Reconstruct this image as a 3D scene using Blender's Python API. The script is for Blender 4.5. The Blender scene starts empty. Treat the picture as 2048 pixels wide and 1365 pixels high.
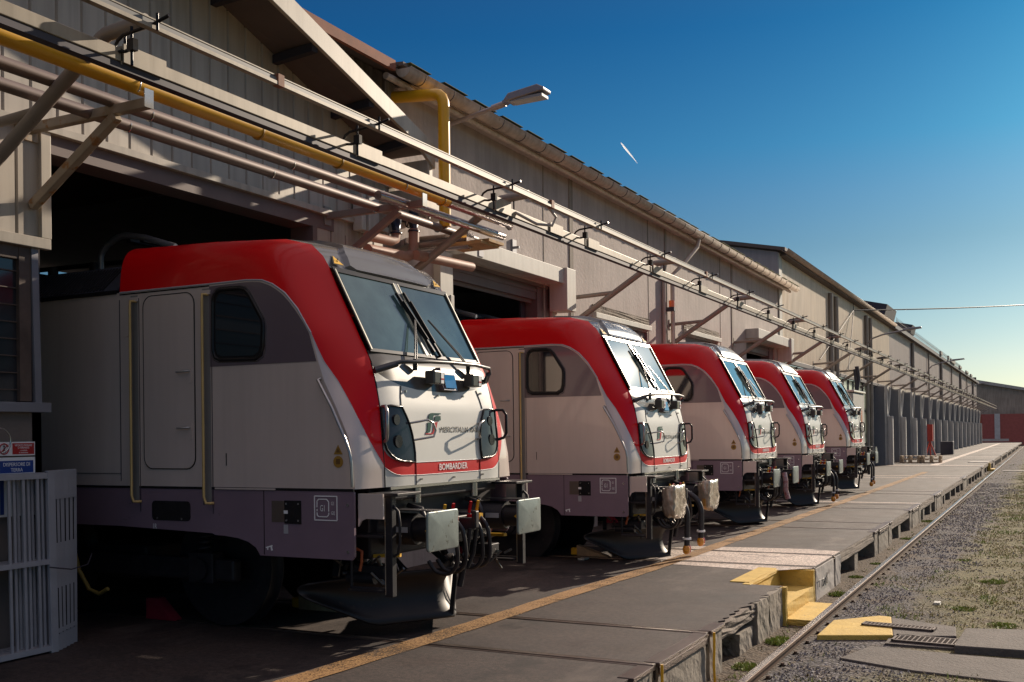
import bpy, bmesh, math, random
import numpy as np
from mathutils import Vector, Matrix
random.seed(7); rng = np.random.default_rng(7)
sc = bpy.context.scene; C = sc.collection
R = math.radians
# ------------------------------------------------------------------ camera
cam = bpy.data.cameras.new('camera'); co = bpy.data.objects.new('camera', cam); C.objects.link(co); sc.camera = co
_r = Vector((0.88944612, 0.45686769, -0.01255081)); _u = Vector((0.0145085631, -0.000777250271, 0.999894443)); _w = Vector((-0.45680971, 0.88953432, 0.00731982))
co.matrix_world = Matrix(((_r.x, _u.x, -_w.x, 0), (_r.y, _u.y, -_w.y, 0), (_r.z, _u.z, -_w.z, 1.915), (0, 0, 0, 1)))
cam.sensor_width = 36; cam.lens = 2077.44 / 2048 * 36; cam.shift_y = 172.84 / 2048; cam.clip_end = 6000; cam.clip_start = .05
# ------------------------------------------------------------------ light
SUN_AZ, SUN_EL = 13.5, 21.0      # azimuth measured from +Y towards +X
w = bpy.data.worlds.new('World'); sc.world = w; w.use_nodes = True
nt = w.node_tree; bg = nt.nodes['Background']; sky = nt.nodes.new('ShaderNodeTexSky'); sky.sky_type = 'NISHITA'
sky.sun_disc = False; sky.sun_elevation = R(SUN_EL); sky.sun_rotation = R(SUN_AZ); sky.air_density = 1.0; sky.dust_density = 0.6; sky.ozone_density = 3.0; sky.altitude = 50
tcw = nt.nodes.new('ShaderNodeTexCoord'); nz_ = nt.nodes.new('ShaderNodeSeparateXYZ'); nt.links.new(tcw.outputs['Generated'], nz_.inputs[0])
def wramp(stops):
    r_ = nt.nodes.new('ShaderNodeValToRGB'); e_ = r_.color_ramp.elements
    for k, (pos, c) in enumerate(stops):
        q = e_[k] if k < 2 else e_.new(pos); q.position = pos; q.color = (*c, 1)
    nt.links.new(nz_.outputs[2], r_.inputs[0]); return r_.outputs[0]
# grade of the daylight sky by elevation: pale at the horizon, deep blue above, added brightness overhead, out of view, to fill the shade
g1 = wramp([(0., (.52, .62, .70)), (1., (.3, .3, .3)), (.06, (.50, .60, .67)), (.10, (.42, .56, .62)), (.17, (.27, .45, .53)), (.215, (.21, .44, .57)), (.26, (.125, .43, .60)), (.36, (.055, .33, .55)), (.44, (.09, .3, .5)), (.6, (.3, .3, .3))])
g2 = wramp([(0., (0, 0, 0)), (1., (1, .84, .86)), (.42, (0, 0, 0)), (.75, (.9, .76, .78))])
mu = nt.nodes.new('ShaderNodeMixRGB'); mu.blend_type = 'MULTIPLY'; mu.inputs[0].default_value = 1; nt.links.new(sky.outputs[0], mu.inputs[1]); nt.links.new(g1, mu.inputs[2])
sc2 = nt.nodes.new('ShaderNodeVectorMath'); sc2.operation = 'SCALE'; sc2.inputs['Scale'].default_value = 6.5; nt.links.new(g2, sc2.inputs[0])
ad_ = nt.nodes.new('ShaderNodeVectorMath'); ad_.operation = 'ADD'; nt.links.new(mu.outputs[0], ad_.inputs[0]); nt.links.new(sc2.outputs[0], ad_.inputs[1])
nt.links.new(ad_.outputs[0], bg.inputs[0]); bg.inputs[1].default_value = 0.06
sl = bpy.data.lights.new('sun', 'SUN'); sl.energy = 3.7; sl.angle = R(.5); sl.color = (1, .84, .66)
so = bpy.data.objects.new('sun', sl); C.objects.link(so)
sd = Vector((math.sin(R(SUN_AZ)) * math.cos(R(SUN_EL)), math.cos(R(SUN_AZ)) * math.cos(R(SUN_EL)), math.sin(R(SUN_EL))))
so.rotation_euler = sd.to_track_quat('Z', 'Y').to_euler(); so.location = (20, 40, 30)
sc.view_settings.view_transform = 'Standard'; sc.view_settings.look = 'None'; sc.view_settings.gamma = 1; sc.view_settings.use_curve_mapping = False
sc.view_settings.exposure = 0.75
# ------------------------------------------------------------------ materials
MATS = {}
def mat(name, col, rough=.6, metal=0., var=.12, scale=3., coat=0., bump=0., bscale=30., col2=None, streak=0., spec=.5, dirt=None, dirtamt=0., stretch=None):
    """procedural material: base colour varied by noise, optional vertical streaks, bump and a second worn colour"""
    if name in MATS: return MATS[name]
    m = bpy.data.materials.new(name); m.use_nodes = True; N = m.node_tree.nodes; L = m.node_tree.links
    b = N['Principled BSDF']; b.inputs['Roughness'].default_value = rough; b.inputs['Metallic'].default_value = metal
    b.inputs['Coat Weight'].default_value = coat; b.inputs['Coat Roughness'].default_value = .06; b.inputs['Specular IOR Level'].default_value = spec
    tc = N.new('ShaderNodeTexCoord'); src = tc.outputs['Object']
    if stretch:
        mp = N.new('ShaderNodeMapping'); mp.inputs['Scale'].default_value = stretch; L.new(src, mp.inputs[0]); src2 = mp.outputs[0]
    else: src2 = src
    n = N.new('ShaderNodeTexNoise'); n.inputs['Scale'].default_value = scale; n.inputs['Detail'].default_value = 6; n.inputs['Roughness'].default_value = .6; L.new(src2, n.inputs[0])
    cr = N.new('ShaderNodeValToRGB'); cr.color_ramp.elements[0].position = .3; cr.color_ramp.elements[1].position = .7
    c = Vector(col); c2 = Vector(col2) if col2 else c * (1 + var)
    cr.color_ramp.elements[0].color = (*(c * (1 - var)), 1); cr.color_ramp.elements[1].color = (*c2, 1)
    L.new(n.outputs[0], cr.inputs[0]); out = cr.outputs[0]
    if streak:
        mp = N.new('ShaderNodeMapping'); mp.inputs['Scale'].default_value = (6, 6, .35); L.new(src, mp.inputs[0])
        n2 = N.new('ShaderNodeTexNoise'); n2.inputs['Scale'].default_value = 1.6; n2.inputs['Detail'].default_value = 5; L.new(mp.outputs[0], n2.inputs[0])
        r2 = N.new('ShaderNodeValToRGB'); r2.color_ramp.elements[0].position = .42; r2.color_ramp.elements[1].position = .66
        r2.color_ramp.elements[0].color = (1, 1, 1, 1); r2.color_ramp.elements[1].color = (1 - streak, 1 - streak * 1.05, 1 - streak * 1.1, 1)
        L.new(n2.outputs[0], r2.inputs[0]); mx = N.new('ShaderNodeMixRGB'); mx.blend_type = 'MULTIPLY'; mx.inputs[0].default_value = 1
        L.new(out, mx.inputs[1]); L.new(r2.outputs[0], mx.inputs[2]); out = mx.outputs[0]
    if dirt:
        n3 = N.new('ShaderNodeTexNoise'); n3.inputs['Scale'].default_value = scale * 2.3; n3.inputs['Detail'].default_value = 8; n3.inputs['Roughness'].default_value = .7; L.new(src, n3.inputs[0])
        r3 = N.new('ShaderNodeValToRGB'); r3.color_ramp.elements[0].position = .68 - dirtamt * .3; r3.color_ramp.elements[1].position = .74 - dirtamt * .25
        L.new(n3.outputs[0], r3.inputs[0]); mx = N.new('ShaderNodeMixRGB'); L.new(r3.outputs[0], mx.inputs[0]); L.new(out, mx.inputs[1]); mx.inputs[2].default_value = (*dirt, 1); out = mx.outputs[0]
    L.new(out, b.inputs['Base Color'])
    if bump:
        n4 = N.new('ShaderNodeTexNoise'); n4.inputs['Scale'].default_value = bscale; n4.inputs['Detail'].default_value = 5; L.new(src, n4.inputs[0])
        bp = N.new('ShaderNodeBump'); bp.inputs['Strength'].default_value = bump; bp.inputs['Distance'].default_value = .02; L.new(n4.outputs[0], bp.inputs['Height']); L.new(bp.outputs[0], b.inputs['Normal'])
    MATS[name] = m; return m
M_ = mat
silver = M_('silver_paint', (.66, .56, .51), .34, .15, .04, .8, coat=.5, streak=.05)
dgrey = M_('dark_grey_paint', (.15, .115, .135), .32, .1, .08, 1.2, coat=.5)
sgrey = M_('skirt_grey_paint', (.22, .155, .20), .42, .1, .1, 1.5, coat=.25, dirt=(.05, .045, .045), dirtamt=.1)
red = M_('red_paint', (.66, .003, .006), .34, 0, .05, 1.2, coat=.12, spec=.2)
redst = M_('red_stripe_paint', (.60, .010, .014), .5, 0, .05, 1.2, coat=.0, spec=.15)
hood = M_('hood_grey_paint', (.15, .15, .15), .2, .1, .06, 1, coat=.3, spec=.4)
white = M_('white_paint', (.60, .60, .56), .45, 0, .04, 1.5, coat=.15, spec=.3)
line_ = M_('pale_line_paint', (.42, .42, .46), .4, 0, .05)
cowl = M_('cowl_grey', (.085, .078, .07), .2, 0, .12, 4, spec=.4)
black = M_('black_rubber', (.018, .017, .018), .24, 0, .2, 8, spec=.25)
under = M_('underframe_black', (.022, .02, .024), .5, .3, .4, 6, dirt=(.055, .043, .034), dirtamt=.25)
bufm = M_('buffer_face_greased', (.25, .29, .28), .38, .5, .2, 5, dirt=(.06, .05, .035), dirtamt=.3)
steel = M_('bright_steel', (.5, .5, .48), .25, .9, .1, 5)
chrome = M_('satin_handrail', (.42, .41, .4), .28, .7, .1, 8)
yel = M_('yellow_enamel', (.72, .4, .02), .45, 0, .1, 5)
yelrail = M_('yellow_handrail', (.62, .42, .16), .4, .2, .1, 5)
plowm = M_('snowplow_black', (.014, .011, .012), .5, 0, .3, 2, dirt=(.07, .045, .035), dirtamt=.2)
whl = M_('lettering_white', (.85, .85, .85), .5, 0, .05)
blk_ink = M_('lettering_black', (.02, .022, .022), .5, 0, .05)
green_ink = M_('emblem_green', (.003, .055, .035), .3, 0, .05, spec=.3)
red_ink = M_('emblem_red', (.5, .01, .016), .3, 0, .05, spec=.3)
foil = M_('wrapping_film', (.42, .35, .27), .25, .2, .25, 7, bump=1., bscale=9, coat=.6)
rubberhose = M_('hose_rubber', (.03, .027, .03), .45, 0, .2, 10)
glassM = M_('windscreen_glass', (.035, .07, .075), .04, 0, .5, 1.1, coat=.6, spec=.6, col2=(.09, .15, .15))
sglass = M_('side_window_glass', (.012, .012, .016), .03, 0, .1, 2, coat=1., spec=.8)
hglass = M_('headlight_cover', (.018, .018, .026), .08, 0, .5, 5, spec=.35)
cladb = M_('beige_cladding', (.66, .55, .42), .55, .1, .06, .5, streak=.18)
cladg = M_('grey_cladding', (.42, .36, .34), .55, .1, .06, .5, streak=.12)
clad1 = M_('cream_cladding', (.43, .38, .32), .5, .1, .06, .6, streak=.22)
trim = M_('cream_trim', (.45, .4, .33), .5, 0, .1, 1.5, streak=.2)
conc = M_('wall_concrete', (.44, .375, .345), .85, 0, .16, .9, streak=.12, bump=.3, bscale=14, dirt=(.25, .22, .21), dirtamt=.12)
conc_p = M_('pier_concrete', (.27, .235, .19), .9, 0, .25, 2.2, bump=.6, bscale=18, streak=.3, dirt=(.09, .075, .055), dirtamt=.35)
conc_w = M_('white_concrete', (.42, .39, .36), .85, 0, .14, 1.3, bump=.35, bscale=16, dirt=(.2, .18, .17), dirtamt=.2)
conc_s = M_('edge_stone', (.22, .18, .145), .9, 0, .3, 3, bump=.9, bscale=22, dirt=(.07, .055, .045), dirtamt=.45)
roofb = M_('roof_underside_brown', (.12, .095, .085), .8, 0, .15, 1)
roofr = M_('rusty_roof_edge', (.26, .09, .05), .8, 0, .3, 3)
beamc = M_('beam_cream_paint', (.33, .285, .22), .5, .1, .12, 2, streak=.25, dirt=(.25, .1, .04), dirtamt=.03)
rustc = M_('rusted_cream_steel', (.33, .27, .2), .6, .1, .2, 3, dirt=(.3, .14, .04), dirtamt=.38)
bracket_m = M_('bracket_grey', (.27, .235, .205), .5, .2, .12, 3, dirt=(.16, .08, .04), dirtamt=.05)
galv = M_('gutter_metal', (.52, .43, .36), .5, .15, .16, 2.5, streak=.2, dirt=(.26, .17, .11), dirtamt=.12)
gasm = M_('gas_pipe_yellow', (.8, .42, .012), .38, 0, .1, 2.5, coat=.3)
alu = M_('pipe_lagging', (.5, .45, .44), .26, .85, .12, 2, bump=.25, bscale=6)
alud = M_('dull_lagging', (.2, .155, .145), .5, .25, .15, 2)
orangep = M_('lagged_brown_pipe', (.36, .2, .15), .6, 0, .2, 4)
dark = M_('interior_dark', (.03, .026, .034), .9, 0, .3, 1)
dkframe = M_('dark_frame', (.05, .045, .06), .6, .2, .2, 2)
plum = M_('door_frame_plum', (.15, .105, .1), .6, 0, .12, 2)
headw = M_('shutter_box_white', (.5, .49, .44), .6, 0, .08, 2, streak=.16, dirt=(.3, .22, .15), dirtamt=.06)
wframe = M_('window_frame_brown', (.11, .075, .06), .6, 0, .3, 5)
wpane = M_('louvre_glass', (.035, .035, .042), .12, 0, .3, 2, coat=.6)
sillm = M_('grey_sill', (.24, .24, .27), .5, .2, .08)
plaster = M_('beige_plaster', (.2, .165, .145), .85, 0, .12, 1.4, bump=.2)
fencem = M_('gate_panel_paint', (.36, .36, .39), .5, .1, .1, 4, dirt=(.1, .09, .08), dirtamt=.04)
glaz = M_('pale_green_glazing', (.42, .5, .42), .25, 0, .12, .6, coat=.4)
doorb = M_('blue_grey_door', (.17, .18, .2), .5, .1, .1, 1)
pierg = M_('pale_pier_paint', (.6, .58, .54), .6, 0, .1, 1.5, streak=.2)
railm = M_('rail_rust', (.13, .075, .05), .6, .5, .3, 7)
railt = M_('rail_polished', (.55, .5, .46), .22, .95, .1, 6, stretch=(30, .6, 1))
railx = M_('rail_head_worn', (.27, .22, .18), .35, .8, .2, 6)
steeledge = M_('steel_edge_brown', (.10, .07, .06), .45, .5, .2, 5)
wood = M_('pallet_wood', (.38, .27, .17), .8, 0, .25, 6, bump=.3)
brick = M_('red_brick_wall', (.42, .12, .10), .85, 0, .15, 3)
far_w = M_('white_pilaster', (.6, .6, .58), .7)
tree_d = M_('far_foliage', (.06, .075, .045), .8, 0, .4, 2)
tarm = M_('lamp_arm_grey', (.33, .28, .27), .45, .3, .1)
lamph = M_('lamp_head_grey', (.25, .24, .26), .4, .4, .1)
yellow_c = M_('yellow_painted_concrete', (.62, .42, .09), .8, 0, .14, 4, bump=.35, bscale=25, dirt=(.3, .22, .11), dirtamt=.22)
grate_m = M_('iron_grating', (.13, .10, .085), .6, .5, .3, 8)
slabd = M_('dark_concrete_slab', (.105, .09, .08), .9, 0, .25, 3, bump=.6, bscale=30, dirt=(.17, .15, .12), dirtamt=.2)
# ------------------------------------------------------------------ helpers
class MB:
    def __init__(s): s.v = []; s.f = []; s.m = []; s.sm = []; s.g = []; s.cur = 0; s.hold = False
    def add(s, V, F, mi=0, smooth=False):
        if not s.hold: s.cur += 1
        s.g += [s.cur] * len(F); o = len(s.v); s.v += [tuple(p) for p in V]; s.f += [tuple(o + i for i in f) for f in F]; s.m += [mi] * len(F); s.sm += [smooth] * len(F); return s
    def box(s, x0, x1, y0, y1, z0, z1, mi=0):
        V = [(x, y, z) for z in (z0, z1) for y in (y0, y1) for x in (x0, x1)]
        return s.add(V, [(0, 2, 3, 1), (4, 5, 7, 6), (0, 1, 5, 4), (2, 6, 7, 3), (0, 4, 6, 2), (1, 3, 7, 5)], mi)
    def beam(s, a, b, w, h, up=(0, 0, 1), mi=0):
        a = Vector(a); b = Vector(b); d = (b - a).normalized(); u = Vector(up); sd_ = d.cross(u)
        if sd_.length < 1e-4: sd_ = d.cross(Vector((1, 0, 0)))
        sd_.normalize(); u = sd_.cross(d).normalized(); V = []
        for p in (a, b):
            for k, l in ((-1, -1), (1, -1), (1, 1), (-1, 1)): V.append(p + sd_ * w / 2 * k + u * h / 2 * l)
        return s.add(V, [(0, 1, 2, 3), (7, 6, 5, 4), (0, 4, 5, 1), (1, 5, 6, 2), (2, 6, 7, 3), (3, 7, 4, 0)], mi)
    def tube(s, pts, r, n=10, mi=0, caps=True, r2=None):
        P = [Vector(p) for p in pts]; V = []; F = []; pu = None
        for i, p in enumerate(P):
            d = (P[min(i + 1, len(P) - 1)] - P[max(i - 1, 0)]).normalized()
            if pu is None:
                u = d.cross(Vector((0, 0, 1)))
                if u.length < .05: u = d.cross(Vector((0, 1, 0)))
            else: u = pu - d * pu.dot(d)
            u.normalize(); pu = u; v = d.cross(u)
            rr = r if r2 is None else r + (r2 - r) * i / (len(P) - 1)
            if isinstance(r, (list, tuple)): rr = r[i]
            for k in range(n):
                a = 2 * math.pi * k / n; V.append(p + u * rr * math.cos(a) + v * rr * math.sin(a))
        for i in range(len(P) - 1):
            for k in range(n): F.append((i * n + k, i * n + (k + 1) % n, (i + 1) * n + (k + 1) % n, (i + 1) * n + k))
        s.cur += 1; s.hold = True; s.add(V, F, mi, True)
        if caps: s.add(V[:n], [tuple(range(n))[::-1]], mi); s.add(V[-n:], [tuple(range(n))], mi)
        s.hold = False; return s
    def prism(s, pts, axis, a, b, mi=0):
        """polygon in the plane normal to axis (x: (y,z), y: (x,z), z: (x,y)) extruded from a to b"""
        n = len(pts); f = {'x': lambda p, t: (t, p[0], p[1]), 'y': lambda p, t: (p[0], t, p[1]), 'z': lambda p, t: (p[0], p[1], t)}[axis]
        V = [f(p, a) for p in pts] + [f(p, b) for p in pts]
        return s.add(V, [tuple(range(n))[::-1], tuple(range(n, 2 * n))] + [(i, (i + 1) % n, n + (i + 1) % n, n + i) for i in range(n)], mi)
    def disc(s, c, r, axis='y', n=24, h=.01, mi=0):
        c = Vector(c); pts = []
        ax = {'x': 0, 'y': 1, 'z': 2}[axis]; o = [i for i in range(3) if i != ax]
        pp = [(c[o[0]] + r * math.cos(2 * math.pi * k / n), c[o[1]] + r * math.sin(2 * math.pi * k / n)) for k in range(n)]
        return s.prism(pp, axis, c[ax] - h / 2, c[ax] + h / 2, mi)
    def grid(s, rows, mi=0, smooth=True, flip=False):
        n = len(rows[0]); V = [p for r_ in rows for p in r_]; F = []
        for i in range(len(rows) - 1):
            for k in range(n - 1):
                q = (i * n + k, i * n + k + 1, (i + 1) * n + k + 1, (i + 1) * n + k); F.append(q[::-1] if flip else q)
        return s.add(V, F, mi, smooth)
    def each(s, name, mats, parent=None, **k):
        out = []
        for g in sorted(set(s.g)):
            fs = [i for i, q in enumerate(s.g) if q == g]; vs = sorted({v for i in fs for v in s.f[i]}); mp = {v: j for j, v in enumerate(vs)}; b = MB(); b.v = [s.v[v] for v in vs]; b.f = [tuple(mp[v] for v in s.f[i]) for i in fs]; b.m = [s.m[i] for i in fs]; b.sm = [s.sm[i] for i in fs]; out.append(b.build(name, mats, parent, **k))
        return out
    def mirror_y(s):
        V = [(x, -y, z) for x, y, z in s.v]; o = len(s.v); n = len(s.f); s.v += V; s.f += [tuple(o + i for i in f)[::-1] for f in s.f[:n]]; s.m += s.m[:n]; s.sm += s.sm[:n]; return s
    def build(s, name, mats, parent=None, bevel=0, sharp=35, solid=0, weld=False):
        me = bpy.data.meshes.new(name); me.from_pydata(s.v, [], s.f)
        for m in (mats if isinstance(mats, (list, tuple)) else [mats]): me.materials.append(m)
        me.polygons.foreach_set('material_index', s.m)
        if weld:
            bm = bmesh.new(); bm.from_mesh(me); bmesh.ops.remove_doubles(bm, verts=bm.verts, dist=1e-4); bmesh.ops.recalc_face_normals(bm, faces=bm.faces); bm.to_mesh(me); bm.free()
            me.polygons.foreach_set('use_smooth', [True] * len(me.polygons)); me.set_sharp_from_angle(angle=R(sharp))
        else: me.polygons.foreach_set('use_smooth', s.sm)
        me.update(); o = bpy.data.objects.new(name, me); C.objects.link(o)
        if parent: o.parent = parent
        if solid:
            md = o.modifiers.new('solid', 'SOLIDIFY'); md.thickness = solid; md.offset = 0
        if bevel:
            md = o.modifiers.new('bevel', 'BEVEL'); md.width = bevel; md.segments = 2; md.limit_method = 'ANGLE'; md.angle_limit = R(40)
        return o
def tag(o, label=None, cat=None, group=None, kind=None):
    if label: o['label'] = label
    if cat: o['category'] = cat
    if group: o['group'] = group
    if kind: o['kind'] = kind
    return o
def empty(name, loc=(0, 0, 0), label=None, cat=None, group=None):
    o = bpy.data.objects.new(name, None); o.location = loc; o.empty_display_size = .2; C.objects.link(o); tag(o, label, cat, group); return o
KIDS = {}
def copy_tree(o, parent=None):
    c = o.copy(); C.objects.link(c)
    if parent is not None: c.parent = parent
    for ch in [x for x in C.objects if x.parent == o]: copy_tree(ch, c)
    return c
def copy_fast(o, kids):
    """kids: list of (child, [grandchildren]) gathered once"""
    c = o.copy(); C.objects.link(c)
    for ch, gs in kids:
        d = ch.copy(); C.objects.link(d); d.parent = c
        for g in gs: e = g.copy(); C.objects.link(e); e.parent = d
    return c
def kids_of(o):
    allo = list(C.objects); return [(c, [g for g in allo if g.parent == c]) for c in allo if c.parent == o]
def text_mesh(txt, size, ext=.0006, align='CENTER', shear=0, xs=1., spacing=1., width=None, bold=0):
    cu = bpy.data.curves.new('t', 'FONT'); cu.body = txt; cu.size = size; cu.extrude = ext; cu.align_x = align; cu.align_y = 'CENTER'; cu.shear = shear; cu.space_character = spacing; cu.resolution_u = 3; cu.offset = bold
    o = bpy.data.objects.new('t', cu); C.objects.link(o); dg = bpy.context.evaluated_depsgraph_get(); me = bpy.data.meshes.new_from_object(o.evaluated_get(dg))
    C.objects.unlink(o); bpy.data.objects.remove(o); bpy.data.curves.remove(cu)
    if width:
        X_ = [v.co.x for v in me.vertices]; xs = width / (max(X_) - min(X_))
    if xs != 1:
        for v in me.vertices: v.co.x *= xs
    return me
def text(name, txt, size, m, parent, loc, facing='-y', **k):
    me = text_mesh(txt, size, **k); me.materials.clear(); me.materials.append(m)
    o = bpy.data.objects.new(name, me); C.objects.link(o); o.parent = parent; o.location = loc
    o.rotation_euler = {'-y': (R(90), 0, 0), '+x': (R(90), 0, R(90)), '+y': (R(90), 0, R(180))}[facing]
    return o
def smooth(pts, n=5):
    P = [Vector(p) for p in pts]; out = []
    for i in range(len(P) - 1):
        p0, p1, p2, p3 = P[max(i - 1, 0)], P[i], P[i + 1], P[min(i + 2, len(P) - 1)]
        for k in range(n): t = k / n; out.append(.5 * (2 * p1 + (p2 - p0) * t + (2 * p0 - 5 * p1 + 4 * p2 - p3) * t * t + (3 * p1 - p0 - 3 * p2 + p3) * t ** 3))
    return out + [P[-1]]
def lerp(a, b, t): return a + (b - a) * t
def L3(a, b, t): return tuple(lerp(p, q, t) for p, q in zip(a, b))
def interp(x, xs, ys): return float(np.interp(x, xs, ys))
# ================================================================== SETTING
GZ = -0.47; EX = -2.9; WX = -8.3
def ground_mat():
    m = bpy.data.materials.new('dirt_gravel_grass'); m.use_nodes = True; N = m.node_tree.nodes; L = m.node_tree.links; b = N['Principled BSDF']; b.inputs['Roughness'].default_value = .95
    tc = N.new('ShaderNodeTexCoord')
    def noise(s, d=6, r=.6):
        n = N.new('ShaderNodeTexNoise'); n.inputs['Scale'].default_value = s; n.inputs['Detail'].default_value = d; n.inputs['Roughness'].default_value = r; L.new(tc.outputs['Object'], n.inputs[0]); return n.outputs[0]
    def ramp(i, a, b_, c0, c1):
        r_ = N.new('ShaderNodeValToRGB'); r_.color_ramp.elements[0].position = a; r_.color_ramp.elements[1].position = b_; r_.color_ramp.elements[0].color = (*c0, 1); r_.color_ramp.elements[1].color = (*c1, 1); L.new(i, r_.inputs[0]); return r_.outputs[0]
    def mix(f, a, b_, bt='MIX'):
        x = N.new('ShaderNodeMixRGB'); x.blend_type = bt; (L.new(f, x.inputs[0]) if not isinstance(f, float) else setattr(x.inputs[0], 'default_value', f)); L.new(a, x.inputs[1]); L.new(b_, x.inputs[2]); return x.outputs[0]
    dirt = ramp(noise(9), .3, .7, (.055, .04, .028), (.17, .125, .085))
    vo = N.new('ShaderNodeTexVoronoi'); vo.inputs['Scale'].default_value = 26; L.new(tc.outputs['Object'], vo.inputs[0])
    stone = mix(1., ramp(vo.outputs['Distance'], .1, .6, (.34, .32, .33), (.05, .045, .045)), ramp(vo.outputs['Color'], .2, .8, (.5, .48, .5), (1, 1, 1)), 'MULTIPLY')
    grass = ramp(noise(16), .3, .7, (.055, .06, .018), (.23, .19, .085))
    # gravel band follows the rail (object x), grass further right
    sx = N.new('ShaderNodeSeparateXYZ'); L.new(tc.outputs['Object'], sx.inputs[0])
    def addn(a, k, n): 
        x = N.new('ShaderNodeMath'); x.operation = 'MULTIPLY_ADD'; L.new(n, x.inputs[0]); x.inputs[1].default_value = k; L.new(a, x.inputs[2]); return x.outputs[0]
    warp = addn(sx.outputs[0], 1.6, noise(.8, 4))
    f1 = ramp(warp, .0, .02, (0, 0, 0), (1, 1, 1))
    mr = N.new('ShaderNodeMapRange'); L.new(warp, mr.inputs[0]); mr.inputs[1].default_value = -.8; mr.inputs[2].default_value = -.35
    gr = N.new('ShaderNodeMapRange'); L.new(warp, gr.inputs[0]); gr.inputs[1].default_value = -1.7; gr.inputs[2].default_value = -1.5
    base = mix(gr.outputs[0], dirt, stone); base = mix(mr.outputs[0], base, grass)
    base = mix(ramp(noise(2.2), .5, .62, (0, 0, 0), (.8, .8, .8)), base, dirt)
    L.new(base, b.inputs['Base Color'])
    bp = N.new('ShaderNodeBump'); bp.inputs['Strength'].default_value = 1; bp.inputs['Distance'].default_value = .05; L.new(mix(.5, noise(30), vo.outputs['Distance']), bp.inputs['Height']); L.new(bp.outputs[0], b.inputs['Normal']); return m
def asphalt_mat(name, c0, c1, patch):
    m = bpy.data.materials.new(name); m.use_nodes = True; N = m.node_tree.nodes; L = m.node_tree.links; b = N['Principled BSDF']; b.inputs['Roughness'].default_value = .75
    tc = N.new('ShaderNodeTexCoord'); geo = N.new('ShaderNodeNewGeometry'); P = geo.outputs['Position']
    def noise(s, d=6, r=.6, st=None):
        n = N.new('ShaderNodeTexNoise'); n.inputs['Scale'].default_value = s; n.inputs['Detail'].default_value = d; n.inputs['Roughness'].default_value = r
        if st: mp = N.new('ShaderNodeMapping'); mp.inputs['Scale'].default_value = st; L.new(P, mp.inputs[0]); L.new(mp.outputs[0], n.inputs[0])
        else: L.new(P, n.inputs[0])
        return n.outputs[0]
    def ramp(i, a, b_, c0, c1):
        r_ = N.new('ShaderNodeValToRGB'); r_.color_ramp.elements[0].position = a; r_.color_ramp.elements[1].position = b_; r_.color_ramp.elements[0].color = (*c0, 1); r_.color_ramp.elements[1].color = (*c1, 1); L.new(i, r_.inputs[0]); return r_.outputs[0]
    def mix(f, a, b_, bt='MIX'):
        x = N.new('ShaderNodeMixRGB'); x.blend_type = bt; (L.new(f, x.inputs[0]) if not isinstance(f, float) else setattr(x.inputs[0], 'default_value', f)); L.new(a, x.inputs[1]); L.new(b_, x.inputs[2]); return x.outputs[0]
    big = ramp(noise(.7, 7), .32, .68, c0, c1)
    grain = mix(.62, ramp(noise(95, 2, .8), .38, .66, (.3, .3, .3), (2.3, 2.15, 1.95)), ramp(noise(20, 4, .95), .42, .60, (.25, .24, .27), (2.4, 2.2, 2.0)))
    c = mix(1., big, grain, 'MULTIPLY')
    c = mix(ramp(noise(1.3, 8, .7, (1, .35, 1)), .56, .66, (0, 0, 0), (.75, .75, .75)), c, ramp(noise(60), .3, .7, patch, tuple(x * 1.4 for x in patch)))
    c = mix(ramp(noise(.9, 6, .65, (1.5, .5, 1)), .6, .72, (1, 1, 1), (.42, .4, .42)), c, c, 'MULTIPLY') if False else c
    st = ramp(noise(1.1, 7, .65), .58, .66, (1, 1, 1), (.45, .43, .45)); c = mix(1., c, st, 'MULTIPLY')
    L.new(c, b.inputs['Base Color']); L.new(ramp(noise(2), .3, .7, (.62, .62, .62), (.88, .88, .88)), b.inputs['Roughness'])
    bp = N.new('ShaderNodeBump'); bp.inputs['Strength'].default_value = .6; bp.inputs['Distance'].default_value = .006; L.new(noise(95, 2, .8), bp.inputs['Height']); L.new(bp.outputs[0], b.inputs['Normal']); return m
asph = asphalt_mat('worn_asphalt', (.024, .018, .018), (.050, .037, .033), (.09, .069, .058))
asph2 = asphalt_mat('pale_worn_concrete_paving', (.34, .30, .275), (.52, .47, .43), (.6, .55, .5))
b = MB(); b.box(-400, 900, -60, 2500, GZ - 1, GZ); g = b.build('ground', ground_mat()); tag(g, kind='structure')
TRK = [8.93, 15.65, 21.8, 27.5, 33.85, 45.4, 58.5, 71.5, 84, 97, 110, 124, 138]     # track centres
GA = .75; GH = .06
# platform paving: sheets between the rail grooves
edges = [-12.]
for t in TRK: edges += [t - GA - GH, t - GA + GH, t + GA - GH, t + GA + GH]
edges.append(165.)
b = MB()
def jag(y0, y1, x, amp, step=.12):
    n = max(2, int((y1 - y0) / step)); return [(x + random.uniform(-amp, amp) * (0 < i < n), lerp(y0, y1, i / n)) for i in range(n + 1)]
for i in range(0, len(edges), 2):
    y0, y1 = edges[i], edges[i + 1]
    if i == 4: ex = -2.92; outer = [(ex, y0), (ex, y0 + .5)] + jag(y0 + .5, y1 - .15, -2.86 - .09, .05, .09) + [(-3.0, y1 - .1), (-3.0, y1)]   # broken asphalt bay
    else: outer = [(EX - .02, y0), (EX - .02, y1)]
    if i in (4,):   # leave the steps recess open
        r0, r1 = 13.0, 14.75
        pa = [p for p in outer if p[1] < r0 - .05] + [(-2.92, r0), (-3.36, r0), (-3.36, r1), (-2.92, r1), (-2.92, y1)]
        b.prism([(-60, y0)] + pa + [(-60, y1)], 'z', -.14, 0)
    else: b.prism([(-60, y0)] + outer + [(-60, y1)], 'z', -.14, 0)
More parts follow.
